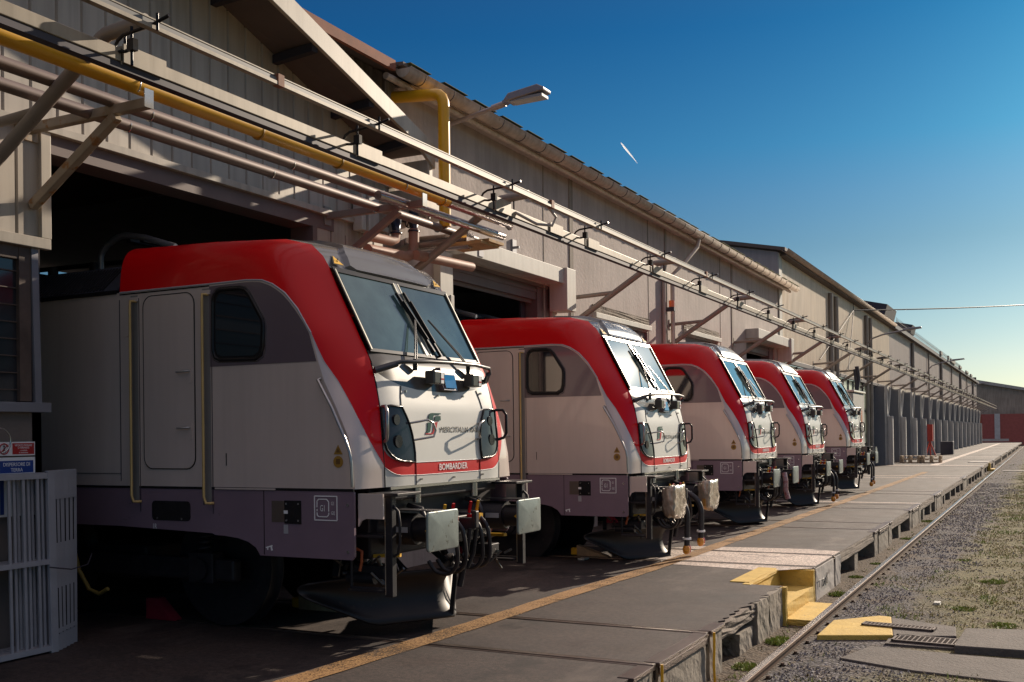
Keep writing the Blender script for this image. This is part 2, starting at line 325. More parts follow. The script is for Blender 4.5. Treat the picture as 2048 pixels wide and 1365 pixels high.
b.box(-60, -3.4, -12, 165, GZ - .3, -.1405)
o = b.build('pavement', asph); tag(o, kind='structure')
# pale concrete panels round the second track
b = MB()
b.prism([(-5.6, 15.75 + .8), (-5.3, 16.1 + .9), (-3.5, 17.2), (-2.93, 17.05), (-2.93, 15.75 + .8)], 'z', .0005, .004)
b.prism([(-6.1, 15.05), (-5.6, 15.3), (-5.9, 15.9), (-5.5, 16.44), (-2.93, 16.44), (-2.93, 15.06)], 'z', .0005, .004)
b.prism([(-5.2, 14.95), (-5.0, 14.55), (-4.2, 14.45), (-3.45, 14.3), (-2.93, 14.8), (-2.93, 14.94)], 'z', .0005, .004)
tag(b.build('pale_paving_patch', asph2), kind='structure')
for k, (x0, x1, y0, y1) in enumerate([(-7.6, -2.93, 28.8, 29.05), (-8, -2.93, 44.3, 44.6), (-8, -2.93, 46.2, 46.5), (-8, -2.93, 59.4, 60.2), (-8, -2.93, 78, 78.5), (-8, -2.93, 96, 96.6), (-5.6, -5.2, 60, 150)]):
    tag(MB().box(x0, x1, y0, y1, .0005, .004 + k * .0005).build('pale_paving_strip', asph2), kind='structure')
# worn ochre safety line
def linemat():
    m = bpy.data.materials.new('worn_ochre_line'); m.use_nodes = True; N = m.node_tree.nodes; L = m.node_tree.links; b = N['Principled BSDF']; b.inputs['Roughness'].default_value = .8
    geo = N.new('ShaderNodeNewGeometry'); n = N.new('ShaderNodeTexNoise'); n.inputs['Scale'].default_value = 70; n.inputs['Detail'].default_value = 4; L.new(geo.outputs['Position'], n.inputs[0])
    n2 = N.new('ShaderNodeTexNoise'); n2.inputs['Scale'].default_value = 1.6; n2.inputs['Detail'].default_value = 6; L.new(geo.outputs['Position'], n2.inputs[0])
    r1 = N.new('ShaderNodeValToRGB'); r1.color_ramp.elements[0].position = .32; r1.color_ramp.elements[1].position = .66; r1.color_ramp.elements[0].color = (.2, .1, .04, 1); r1.color_ramp.elements[1].color = (.42, .235, .08, 1); L.new(n.outputs[0], r1.inputs[0]); L.new(r1.outputs[0], b.inputs['Base Color'])
    ad = N.new('ShaderNodeMath'); ad.operation = 'ADD'; L.new(n.outputs[0], ad.inputs[0]); L.new(n2.outputs[0], ad.inputs[1])
    r2 = N.new('ShaderNodeValToRGB'); r2.color_ramp.elements[0].position = .3; r2.color_ramp.elements[1].position = .44; mm = N.new('ShaderNodeMath'); mm.operation = 'MULTIPLY'; mm.inputs[1].default_value = .42; L.new(ad.outputs[0], mm.inputs[0]); L.new(mm.outputs[0], r2.inputs[0])
    L.new(r2.outputs[0], b.inputs['Alpha']); return m
b = MB(); left = []; right = []
for i in range(160):
    y = 3 + i * .3; xc = np.interp(y, [3, 6.5, 8, 12, 14, 20, 30, 50], [-5.5, -5.28, -5.2, -5.08, -4.98, -4.93, -4.88, -4.86])
    left.append((xc - .13 + random.uniform(-.012, .012), y, .0085)); right.append((xc + .13 + random.uniform(-.012, .012), y, .0085))
b.grid([left, right], smooth=False, flip=True); tag(b.build('painted_line', linemat()), kind='structure')
# ---- rails set in the platform
def stuck_track(i, t, lab):
    e = empty('embedded_track', (0, t, 0), lab, 'rail track', 'rail tracks crossing the platform'); 
    for s in (-1, 1):
        b = MB(); y = s * GA
        b.box(-40, EX - .005, y - .026, y + .04, -.05, .005).box(-40, EX - .02, y - .012, y + .012, -.15, -.05).box(-40, EX - .03, y - .055, y + .055, -.1395, -.12)
        b.build('rail', railx, e, bevel=.006)
        MB().box(-40, EX - .01, y - GH - .03 * (s < 0) , y - GH + .03 * (s > 0) * 0 - .0, -.1, .003).build('groove_edge', steeledge, e) if s < 0 else MB().box(-40, EX - .01, y + GH, y + GH + .03, -.1, .003).build('groove_edge', steeledge, e)
labs = ['rail track in the asphalt under the nearest locomotive', 'rail track crossing the pale concrete paving beside the yellow steps', 'rail track under the third locomotive in the row', 'rail track under the fourth locomotive in the row', 'rail track under the farthest locomotive in the row']
for i, t in enumerate(TRK): stuck_track(i, t, labs[i] if i < 5 else 'empty rail track number %s beyond the row of locomotives' % ['one', 'two', 'three', 'four', 'five', 'six', 'seven', 'eight'][i - 5])
# ---- platform edge masonry: one block per track, piers and overhanging slabs between
def rough_block(x0, x1, y0, y1, z0, z1, amp=.012):
    amp *= .45
    bm = bmesh.new(); bmesh.ops.create_cube(bm, size=1)
    bmesh.ops.subdivide_edges(bm, edges=bm.edges[:], cuts=5, use_grid_fill=True)
    for v in bm.verts:
        v.co.x = lerp(x0, x1, v.co.x + .5); v.co.y = lerp(y0, y1, v.co.y + .5); v.co.z = lerp(z0, z1, v.co.z + .5)
        v.co += Vector((random.uniform(-amp, amp), random.uniform(-amp, amp), random.uniform(-amp, amp) * .4))
    mb = MB(); mb.add([tuple(v.co) for v in bm.verts], [tuple(q.index for q in f.verts) for f in bm.faces]); bm.free(); return mb
blab = ['brown concrete edge block with steel rim at the nearest track', 'pale cracked edge block with scribble beside the yellow steps', 'concrete edge block at the third track', 'concrete edge block at the fourth track', 'concrete edge block at the fifth track']
for i, t in enumerate(TRK):
    e = empty('edge_block', (0, t, 0), blab[i] if i < 5 else 'distant concrete edge block at empty track number %s' % ['one', 'two', 'three', 'four', 'five', 'six', 'seven', 'eight'][i - 5], 'concrete block', 'concrete blocks along the platform edge')
    m_ = conc_w if i == 1 else conc_p; am = .012
    for (a, b_) in ((-1.25 if i != 1 else -.88, -.82), (-.68, .68), (.82, 1.25)): rough_block(-3.4, EX, a, b_, GZ - .1, -.025, am).build('block', m_, e)
    b = MB(); b.box(-3.38, EX - .06, -.82, -.68, GZ - .1, -.2).box(-3.38, EX - .06, .68, .82, GZ - .1, -.2); b.each('notch_back', conc_p, e)
    if i != 1:
        b = MB(); b.box(EX - .12, EX + .02, -.69, .69, -.03, .006).box(EX + .012, EX + .022, -.69, .69, -.09, -.0305); b.each('steel_rim', steeledge, e, bevel=.004)
        b = MB(); b.box(EX - .12, EX + .02, .83, 1.3, -.03, .006).box(EX - .12, EX + .02, -1.3, -.83, -.03, .006); b.each('steel_rim', steeledge, e, bevel=.004)
    if i == 0:
        MB().tube([(EX + .05, .80, .0), (EX + .05, .80, -.16), (EX + .045, .795, -.3), (EX + .05, .8, GZ)], .013, 8).build('rusty_rod', gasm, e)
        MB().tube([(EX + .05, -.72, .0), (EX + .05, -.72, -.16), (EX + .045, -.715, -.3), (EX + .05, -.72, GZ)], .013, 8).build('rusty_rod', gasm, e)
    if i == 1:
        b = MB(); pts = [[(-.3, -.19), (-.3, -.33)], [(-.3, -.2), (-.2, -.19), (-.17, -.26), (-.22, -.33)], [(-.08, -.22), (-.12, -.3), (-.02, -.31), (-.03, -.2)], [(.08, -.12), (.05, -.3), (.16, -.33)], [(.2, -.14), (.12, -.2), (.2, -.26), (.12, -.33)], [(-.68, -.17), (-.52, -.18)], [(-.6, -.17), (-.61, -.3)]]
        for pl in pts: b.tube([(EX + .012, y * .8 - .05, z * .8 - .06) for y, z in pl], .004, 5)
        b.build('scribble', blk_ink, e)
for i in range(len(TRK) - 1):
    y0, y1 = TRK[i] + 1.27, TRK[i + 1] - 1.27
    if i == 0:
        for (ya, yb, zt, lab) in ((11.6, 12.15, -.005, 'weathered concrete pier left of the yellow steps'), (12.2, 12.84, -.003, 'pale concrete pier with yellow edge directly before the steps'), (10.95, 11.5, -.24, 'low broken concrete stub beneath the crumbled asphalt edge')):
            e = tag(rough_block(-3.35 if zt > -.1 else -3.2, EX - (.0 if zt > -.1 else .03), ya, yb, GZ - .1, zt, .018).build('edge_pier', conc_p), lab, 'concrete pier')
        tag(rough_block(-3.3, EX - .02, y0, 11.58, -.17, -.012, .035).build('edge_stone', conc_s), 'crumbling stone edge strip under the broken asphalt', 'edge stone')
        tag(MB().box(-3.42, -3.38, y0, y1, GZ, -.141).build('retaining_wall', conc_p), kind='structure')
        continue
    n = max(1, int((y1 - y0) / 1.9)); L_ = (y1 - y0) / n
    e = empty('edge_slab', (0, y0, 0), 'overhanging stone edge on piers between track blocks %s' % ['', 'two and three', 'three and four', 'four and five', 'five and six', 'six and seven', 'seven and eight', 'eight and nine', 'nine and ten', 'ten and eleven', 'eleven and twelve', 'twelve and thirteen'][i], 'edge slab', 'stone edge slabs between the track blocks')
    rough_block(-3.35, EX - .01, 0, y1 - y0, -.17, -.008, .012).build('slab', conc_s, e)
    for k in range(n): rough_block(-3.3, EX - .03, (k + .42) * L_, (k + .42) * L_ + .34, GZ - .1, -.17, .008).build('pier', conc_p, e)
    tag(MB().box(-3.42, -3.38, y0, y1, GZ, -.141).build('retaining_wall', conc_p), kind='structure')
# ---- yellow steps
e = empty('platform_steps', (-2.9, 13.9, GZ), 'yellow painted concrete steps cut into the platform edge', 'steps')
def yb(nm, *a, amp=.01): return rough_block(*a, amp=amp).build(nm, yellow_c, e)
yb('side_wall', -.5, .02, .78, .86, 0, .462); yb('side_wall', -.5, .0, -1.02, -.9, 0, .465); yb('side_trim', -.01, .035, -1.03, -.93, 0, .472)
yb('back_wall', -.52, -.44, -.9, .78, 0, .44); yb('tread', -.44, .02, -.9, .78, 0, .24); yb('tread', .0, .36, -.95, .45, -.02, .075)
yb('top_curb', -.52, -.42, -.95, .6, .44, .475, amp=.006)
tag(rough_block(-3.62, -3.37, 13.1, 14.6, .0, .012, .004).build('yellow_paint_patch', yellow_c), kind='structure')
# ---- main rail beside the platform
e = empty('crane_rail', (-2.5, 0, GZ), 'long polished single rail running beside the platform edge', 'rail')
b = MB(); b.prism([(-.04, .075), (-.04, .108), (.04, .108), (.04, .075), (.012, .055), (.012, -.03), (-.012, -.03), (-.012, .055)], 'y', -8, 200); b.build('rail_web', railm, e, bevel=.004)
MB().box(-.034, .03, -8, 200, .1085, .112).build('rail_head', railt, e, bevel=.003)
MB().box(-.065, .065, -8, 200, -.05, -.025).build('rail_foot', railm, e)
b = MB(); b.box(-.11, -.05, -.05, .05, -.03, .0).box(.05, .11, -.05, .05, -.03, .0); b.tube([(.08, 0, 0), (.08, 0, .03)], .018, 8).tube([(-.08, 0, 0), (-.08, 0, .03)], .018, 8); cl = b.build('rail_clip', railm, e); cl.location = (0, 8.2, 0)
for k in range(1, 50): c = cl.copy(); C.objects.link(c); c.location = (0, 8.2 + k * .62, 0)
# ---- slabs and gratings at the right
def slab(nm, pts, z0, z1, m_, lab, cat):
    return tag(MB().prism(pts, 'z', z0, z1).build(nm, m_, bevel=.01), lab, cat)
slab('yellow_slab', [(-2.36, 12.15), (-2.36, 13.2), (-1.9, 13.75), (-1.75, 13.72), (-1.58, 12.5)], GZ - .02, GZ + .055, yellow_c, 'yellow painted concrete slab on the ground across the rail', 'slab')
slab('grey_slab', [(-1.578, 12.5), (-1.745, 13.7), (-.98, 13.35), (-.93, 12.75)], GZ - .02, GZ + .05, slabd, 'grey worn slab right of the yellow painted slab', 'slab')
slab('dark_slab', [(-.9, 12.0), (-.86, 13.1), (.6, 13.5), (2.5, 13.6), (2.5, 12.1)], GZ - .02, GZ + .085, slabd, 'thick dark concrete path slab at the right edge', 'slab')
slab('dark_slab', [(-1.95, 11.2), (-1.75, 11.95), (-.4, 11.85), (1.4, 12.0), (1.4, 10.9), (-.2, 10.75), (-1.2, 10.9)], GZ - .02, GZ + .02, slabd, 'low dirty concrete slab before the sunken grating', 'slab')
def grate(cx, cy, z, lx, ly, rz, lab, dense):
    e = empty('drain_grating', (cx, cy, z), lab, 'grating'); e.rotation_euler.z = rz
    b = MB(); b.box(-lx / 2, lx / 2, -ly / 2, -ly / 2 + .025, 0, .02).box(-lx / 2, lx / 2, ly / 2 - .025, ly / 2, 0, .02).box(-lx / 2, -lx / 2 + .025, -ly / 2, ly / 2, 0, .02).box(lx / 2 - .025, lx / 2, -ly / 2, ly / 2, 0, .02); b.build('frame', grate_m, e)
    b = MB(); n = int(lx / dense)
    for k in range(1, n): b.box(-lx / 2 + k * lx / n - .006, -lx / 2 + k * lx / n + .006, -ly / 2 + .02, ly / 2 - .02, .004, .0185)
    for k in range(1, 6): b.box(-lx / 2 + .02, lx / 2 - .02, -ly / 2 + k * ly / 6 - .005, -ly / 2 + k * ly / 6 + .005, .002, .017)
    b.build('bars', grate_m, e); MB().box(-lx / 2 + .02, lx / 2 - .02, -ly / 2 + .02, ly / 2 - .02, -.004, .001).build('pit', dark, e)
grate(-1.58, 13.03, GZ + .056, .82, .2, R(-6), 'rusty iron grating straddling the yellow and grey slabs', .045)
grate(-1.22, 12.42, GZ + .03, .68, .36, R(-4), 'sunken iron grating below the grey slab', .05)
tag(MB().box(-1.62, -.86, 12.15, 12.7, GZ - .02, GZ + .024).build('grating_kerb', slabd), 'low concrete surround of the sunken grating', 'kerb')
# ================================================================== BUILDINGS
def wall_x(x0, x1, y0, y1, z0, z1, holes):
    """wall slab between x0<x1 with rectangular holes (ya,yb,za,zb)"""
    b = MB(); ys = sorted({y0, y1, *[h[0] for h in holes], *[h[1] for h in holes]}); zs = sorted({z0, z1, *[h[2] for h in holes], *[h[3] for h in holes]})
    inh = lambda y, z: any(h[0] < y < h[1] and h[2] < z < h[3] for h in holes) or not (y0 < y < y1 and z0 < z < z1)
    for i in range(len(ys) - 1):
        for k in range(len(zs) - 1):
            yc, zc = (ys[i] + ys[i + 1]) / 2, (zs[k] + zs[k + 1]) / 2
            if inh(yc, zc): continue
            a, bb, c, d = ys[i], ys[i + 1], zs[k], zs[k + 1]
            for x, fl in ((x1, 0), (x0, 1)):
                V = [(x, a, c), (x, bb, c), (x, bb, d), (x, a, d)]; b.add(V, [(0, 1, 2, 3) if not fl else (3, 2, 1, 0)])
            if inh(a - 1e-3, zc): b.add([(x0, a, c), (x1, a, c), (x1, a, d), (x0, a, d)], [(0, 1, 2, 3)])
            if inh(bb + 1e-3, zc): b.add([(x0, bb, c), (x1, bb, c), (x1, bb, d), (x0, bb, d)], [(3, 2, 1, 0)])
            if inh(yc, c - 1e-3): b.add([(x0, a, c), (x1, a, c), (x1, bb, c), (x0, bb, c)], [(3, 2, 1, 0)])
            if inh(yc, d + 1e-3): b.add([(x0, a, d), (x1, a, d), (x1, bb, d), (x0, bb, d)], [(0, 1, 2, 3)])
    return b
def clad(x, y0, y1, zb, zt, pitch=.25, depth=.035, rib=.35):
    """vertical-ribbed sheet facing +X; zb / zt numbers or functions of y"""
    b = MB(); ys = []; n = int((y1 - y0) / pitch)
    pitch = (y1 - y0) / n
    for i in range(n):
        a = y0 + i * pitch; ys += [(a, 0), (a + pitch * (1 - rib), 0), (a + pitch * (1 - rib) + .02, -depth), (a + pitch - .02, -depth)]
    ys.append((y1, 0)); f = lambda q, y: q(y) if callable(q) else q
    rows = [[(x + d, y, f(zb, y)) for y, d in ys], [(x + d, y, f(zt, y)) for y, d in ys]]
    b.grid(rows, smooth=False); return b
# ---------------- near workshop with gable
H1 = empty('workshop_hall', (0, 0, 0), 'cream ribbed sheet workshop with gable canopy over the nearest locomotive', 'building')
gz = lambda y: 6.69 - .316 * (y - 9.61)
MB().box(WX - .25, WX - .04, -6, 6.62, 0, 2.2).build('plinth_wall', plaster, H1)
clad(WX, -6, 6.66, 3.8, lambda y: 4.86, .29, .028, .12).build('sheet_wall', clad1, H1)
b = MB(); b.box(WX - .26, WX - .06, -6, 6.6, 3.74, 4.86).box(WX - .26, WX - .04, 6.52, 6.62, 0, 4.86); b.build('wall_core', dark, H1)
b = MB(); b.box(WX - .02, WX + .045, -6, 6.68, 3.70, 3.80).box(WX - .02, WX + .04, 6.58, 6.69, 3.801, 4.84); b.build('corner_trim', trim, H1, bevel=.005)
clad(WX, -6, 12.35, 4.88, lambda y: max(5.2, gz(y) if y > -3 else gz(-6 - y)), .29, .028, .12).build('gable_sheet', clad1, H1)
MB().prism([(-6, 4.9), (12.3, 4.9), (12.3, 5.7), (-3, 10.4), (-6, 9)], 'x', WX - .2, WX - .05).build('gable_core', dark, H1)
b = MB(); b.box(WX - .02, WX + .06, -6, 12.3, 4.80, 4.875); b.build('lintel_flashing', trim, H1, bevel=.004)
b = MB(); b.box(WX - .34, WX - .0, 6.64, 11.1, 4.62, 4.80).box(WX - .24, WX - .02, 10.65, 11.9, 0, 4.62).box(WX - .34, WX + .02, 10.63, 10.72, 0, 4.62); b.build('door_frame', plum, H1)
clad(WX - .01, 10.75, 12.35, 0, 4.80, .29, .028, .12).build('sheet_wall', clad1, H1)
# window with louvres and sill
W = MB().box(WX - .12, WX - .06, 5.0, 6.44, 2.28, 3.7).build('window', wpane, H1)
b = MB(); b.box(WX - .06, WX - .015, 6.38, 6.5, 2.28, 3.7).box(WX - .06, WX - .02, 5.0, 6.38, 3.58, 3.70)
b.build('frame', wframe, W)
b = MB()
for k in range(8): b.box(WX - .058, WX - .04, 5.0, 6.38, 2.38 + k * .155, 2.389 + k * .155)
b.each('glazing_bar', wframe, W)
MB().prism([(6.50, 3.70), (6.57, 3.70), (6.60, 2.27), (6.53, 2.27)], 'x', WX - .05, WX + .0).build('window_post', sillm, H1)
MB().box(WX - .1, WX + .04, -6, 6.67, 2.18, 2.27).build('window_sill', sillm, H1, bevel=.004)
# canopy: soffit, fascia, purlins
FX = WX + .72; b = MB()
fl = lambda y: 6.30 - .29 * (y - 10.63)
rows = [[(WX, y, gz(y) + .0) for y in (-3, 2.5, 6, 9, 12.3)], [(FX - .02, y, fl(y) + .02) for y in (-3, 2.5, 6, 9, 12.3)]]
b.grid(rows, smooth=False); rows = [[(x, y, z + .14) for x, y, z in r_] for r_ in rows]; b.grid(rows, smooth=False, flip=True); b.build('canopy_soffit', roofb, H1)
b = MB(); b.prism([(-3, fl(-3)), (12.0, fl(12.0)), (12.45, fl(12.45) - .12), (12.45, fl(12.45) + .22), (-3, fl(-3) + .40)], 'x', FX - .02, FX + .03); b.build('canopy_fascia', trim, H1, bevel=.006)
b = MB(); b.box(WX, FX, 12.3, 12.42, 5.46, 5.76); b.build('canopy_end', trim, H1)
for y in (8.9, 9.95, 11.1, 12.0):
    MB().beam((WX, y, gz(y) - .06), (FX - .02, y - .12, fl(y - .12) - .02), .09, .1).build('canopy_purlin', dark, H1)
b = MB(); b.box(WX + .02, WX + .55, 12.42, 13.02, 5.05, 5.42).box(WX + .5, WX + .56, 13.03, 13.12, 5.0, 5.5); b.build('duct_box', trim, H1)
MB().prism([(-6, 9.9), (-3, 10.85), (12.4, 5.98), (12.4, 5.9), (-3, 10.75), (-6, 9.8)], 'x', -60, FX).build('roof', roofb, H1)
# ---------------- interior shared by all bays
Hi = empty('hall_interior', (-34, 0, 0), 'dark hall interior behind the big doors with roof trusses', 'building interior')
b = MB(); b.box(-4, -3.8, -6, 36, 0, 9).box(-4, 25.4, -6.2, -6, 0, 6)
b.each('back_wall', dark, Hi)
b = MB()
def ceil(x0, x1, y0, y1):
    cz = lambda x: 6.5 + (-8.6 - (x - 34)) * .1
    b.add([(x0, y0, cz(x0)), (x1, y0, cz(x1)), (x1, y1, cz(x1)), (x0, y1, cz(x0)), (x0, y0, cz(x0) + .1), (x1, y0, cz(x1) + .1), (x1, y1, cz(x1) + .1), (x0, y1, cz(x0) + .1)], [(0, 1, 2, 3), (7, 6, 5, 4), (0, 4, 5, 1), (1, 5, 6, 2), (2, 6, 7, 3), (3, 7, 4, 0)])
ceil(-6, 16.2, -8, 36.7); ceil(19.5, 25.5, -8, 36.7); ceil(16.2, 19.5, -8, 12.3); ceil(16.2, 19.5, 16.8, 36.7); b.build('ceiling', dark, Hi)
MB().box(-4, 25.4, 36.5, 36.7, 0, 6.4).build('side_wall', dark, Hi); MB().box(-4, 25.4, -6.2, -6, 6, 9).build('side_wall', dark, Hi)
def glasspane():
    m = bpy.data.materials.new('dirty_rooflight'); m.use_nodes = True; N = m.node_tree.nodes; t_ = N.new('ShaderNodeBsdfTranslucent'); t_.inputs[0].default_value = (.25, .36, .5, 1); m.node_tree.links.new(t_.outputs[0], N['Material Output'].inputs[0]); return m
MB().box(16.1, 19.6, 12.2, 16.9, 7.6, 7.61).build('rooflight', glasspane(), Hi)
b = MB()
for k in range(4): b.beam((16.2 + k * 1.05, 12.3, 7.1), (16.6 + k * 1.05, 16.8, 7.3), .1, .14)
for k in range(3): b.beam((16, 13.2 + 1.5 * k, 7.2), (19.8, 12.8 + 1.5 * k, 7.0), .12, .16)
b.beam((16, 12.4, 7.1), (19.6, 16.4, 7.3), .07, .07).beam((16.2, 15.4, 7.2), (19.6, 12.4, 7.0), .07, .07)
b.each('roof_truss', dkframe, Hi)
# ---------------- concrete hall
H2 = empty('concrete_hall', (0, 0, 0), 'weathered concrete panel hall with long gutter and several rail doors', 'building')
holes = [(14.05, 17.9, 0, 4.72), (20.0, 23.2, 0, 4.28), (26.1, 29.1, 0, 4.45), (32.3, 36.1, 0, 4.8)]
wall_x(WX - .3, WX, 12.36, 36.8, 0, 7.0, holes).build('wall', conc, H2)
b = MB()
for y, wd in ((18.8, .16), (24.55, .14), (30.65, .14), (17.55, .03), (23.3, .03), (29.4, .03), (12.45, .16), (36.74, .05)): b.box(WX - .01, WX + (.02 if wd > .1 else .008), y - wd / 2, y + wd / 2, 4.0 if wd < .1 else 0, 6.98)
b.each('panel_joint', M_('joint_concrete', (.29, .25, .21), .85, 0, .12, 1, streak=.3), H2)
b = MB()
for ya, yb_, zt in ((18.25, 19.9, 3.98), (23.3, 26, 3.98)): b.box(WX - .01, WX + .03, ya, yb_, zt - .05, zt + .03)
b.each('ledge', conc, H2)
for k, (ya, yb_, zb, zt, X1, hz) in enumerate([(14.0, 17.75, 4.74, 5.02, .32, 0), (32.2, 36.6, 4.84, 5.14, .42, 0)]):
    d = MB().box(WX, WX + X1, ya, yb_, zb, zt).build('shutter_box', headw, H2, bevel=.008)
    MB().box(WX + .01, WX + X1 + .06, yb_ + .001, yb_ + .42, zt - .78, zt + .02).build('side_housing', headw, d, bevel=.01)
    b = MB(); [b.box(WX - .05 - .05 * q, WX - .04 - .05 * q + .03, ya, yb_, zb - .08 - .1 * q, zb - .02 - .1 * q) for q in range(4)]; b.each('slat', plum, d)
    if k == 0: MB().box(WX + X1, WX + X1 + .012, ya + .45, ya + .6, zb + .03, zb + .12).build('label_plate', sillm, d)
for ya, yb_, zt in ((14.05, 17.9, 4.72), (20.0, 23.2, 4.28), (26.1, 29.1, 4.45), (32.3, 36.1, 4.8)):
    d = MB().box(WX - .29, WX - .05, ya + .001, ya + .12, 0, zt - .001).box(WX - .29, WX - .05, yb_ - .55, yb_ - .001, 0, zt - .001).box(WX - .29, WX - .08, ya + .12, yb_ - .55, zt - .3, zt - .001).build('door_frame', plum, H2)
    MB().box(WX - .33, WX - .292, yb_ - .75, yb_ - .56, 0, zt - .31).build('open_leaf', dkframe, d)
for ya, yb_, z in ((19.85, 23.25, 4.30), (25.9, 29.2, 4.47)):
    b = MB(); b.box(WX, WX + .1, ya, yb_, z + .02, z + .13); b.build('door_lintel', headw, H2, bevel=.005)
    rough_block(WX - .01, WX + .03, ya, yb_, z + .14, z + .3, .02).build('mortar_strip', conc_s, H2)
b = MB(); b.box(WX - .01, WX + .12, 13.6, 13.98, 0, 4.75); b.box(WX + .02, WX + .14, 13.88, 13.98, 3.3, 4.1); b.build('door_post', headw, H2, bevel=.006)
# roof slab edge and gutter
MB().prism([(-60, 12.2), (-7.9, 7.1), (-7.9, 7.15), (-60, 12.3)], 'y', 12.2, 38.0).build('roof', roofb, H2); MB().prism([(-60, 12.2), (-8.0, 7.08), (-8.0, 7.13), (-60, 12.3)], 'y', 9.0, 12.199).build('roof', roofb, H2)
b = MB()
for k in range(28): b.box(-7.98, -7.84, 12.3 + k * .93, 12.85 + k * .93 + random.uniform(0, .3), 7.152, 7.160)
b.each('roof_tile', M_('mossy_tiles', (.16, .12, .08), .9, 0, .4, 6, col2=(.1, .16, .06)), H2)
MB().box(-8.02, -7.96, 9.0, 12.1, 7.0, 7.14).build('rusty_fascia', roofr, H2)
clad(WX - .02, 9.0, 12.36, 5.6, 7.1, .22, .03, .3).build('gable_infill', M_('weathered_dark_sheet', (.15, .125, .11), .7, 0, .3, 2, streak=.4), H2)
def gutter_mb(x, z, y0, y1, r):
    b = MB(); n = 10; prof = [(x + r * math.cos(math.pi * (1 + k / n)), z + r * math.sin(math.pi * (1 + k / n))) for k in range(n + 1)]
    prof = [(x - r, z + .03)] + prof + [(x + r + .012, z + .012)]; rows = [[(px, y, pz) for px, pz in prof] for y in (y0, y1)]
    b.grid(rows); return b
gt = gutter_mb(-7.9, 7.05, 12.2, 37.9, .12).build('gutter', galv, H2, solid=.008)
MB().prism([(-7.9 + .12 * math.cos(math.pi * (1 + k / 10)), 7.05 + .12 * math.sin(math.pi * (1 + k / 10))) for k in range(11)], 'y', 12.19, 12.2).build('end_cap', trim, gt)
b = MB(); [b.tube([(-7.9 + .13 * math.cos(math.pi * (1 + k / 8)), y, 7.05 + .13 * math.sin(math.pi * (1 + k / 8))) for k in range(9)], .008, 5) for y in [12.6 + .8 * q for q in range(31)]]
b.each('gutter_hoop', dkframe, gt)
MB().tube([(-8.06, 37.6, 6.92), (-8.06, 12, 6.92)], .05, 8).build('gutter_pipe', galv, gt)
MB().box(WX, -8.0, 12.6, 37.2, 6.95, 6.98).build('eave_board', conc, H2)
b = MB(); b.tube([(-7.9, 26.1, 6.95), (-7.92, 26.0, 6.7), (-8.05, 25.2, 6.15), (-8.2, 24.8, 5.85), (-8.2, 24.8, 0)], .055, 10); b.build('downpipe', galv, H2)
MB().tube([(-8.24, 24.25, 0), (-8.24, 24.25, 5.7)], .05, 8).build('downpipe', galv, H2)
bc = MB().tube([(-8.1, 24.42, 5.0), (-8.1, 24.42, 5.16)], .07, 12).build('warning_beacon', M_('orange_lens', (.85, .16, .01), .3, 0, .05, 3, coat=1)); tag(bc, 'small orange warning beacon on the concrete wall above the third locomotive', 'beacon')
MB().box(-8.28, -8.02, 24.36, 24.48, 4.9, 4.995).build('bracket', dkframe, bc)
sp = MB().box(-8.3, -8.26, 16.2, 16.35, 5.1, 5.35).box(-8.26, -8.14, 16.2, 16.24, 5.18, 5.22).build('wall_anchor', sillm); tag(sp, 'small grey metal anchor on the wall above the white shutter box', 'anchor')
# ---------------- beige cladded hall
H3 = empty('beige_hall', (0, 0, 0), 'tall beige ribbed metal hall behind the farthest locomotives', 'building')
clad(WX, 36.85, 66, 4.5, 8.12, .21, .05, .4).build('sheet_wall', cladb, H3)
b = MB(); b.box(WX - .2, WX - .07, 36.82, 66, 4.5, 8.2); b.build('wall_core', dkframe, H3)
b = MB(); b.prism([(WX + .0, 0), (WX + .0, 8.25), (-24, 11.5), (-24, 0)], 'y', 36.8, 36.84); b.build('end_wall', cladg, H3)
MB().box(WX - .06, WX + .04, 36.81, 37.25, 5, 8.22).build('corner_trim', headw, H3)
b = MB(); b.prism([(-8.0, 8.24), (-24, 11.45), (-24, 11.6), (-8.0, 8.36)], 'y', 36.6, 155.6); b.build('roof', roofb, H3)
g3 = gutter_mb(-8.0, 8.3, 36.6, 66.5, .11).build('gutter', galv, H3, solid=.008)
MB().box(WX, -8.05, 37, 155.4, 8.13, 8.19).build('eave_board', roofb, H3)
MB().box(WX - .03, WX + .1, 36.9, 66, 4.36, 4.52).build('base_beam', dkframe, H3, bevel=.01)
for y in (46.4, 47.75, 56.5, 57.9): MB().tube([(WX + .08, y, 7.9), (WX + .08, y, 0)], .1, 10).build('downpipe', bracket_m, H3)
b = MB(); b.box(WX - .12, WX - .08, 36.9, 60, 0, 4.36); b.build('glazing', glaz, H3)
b = MB(); [b.box(WX - .08, WX - .03, y, y + .07, 0, 4.36) for y in [37 + 1.45 * k for k in range(16)]]; b.box(WX - .075, WX - .02, 36.9, 60, 1.2, 1.3).box(WX - .075, WX - .02, 36.9, 60, 2.9, 2.97); b.each('glazing_bar', dkframe, H3)
b = MB(); b.box(WX - .01, WX + .06, 41.3, 42.7, 0, 4.2); b.build('column_casing', dkframe, H3)
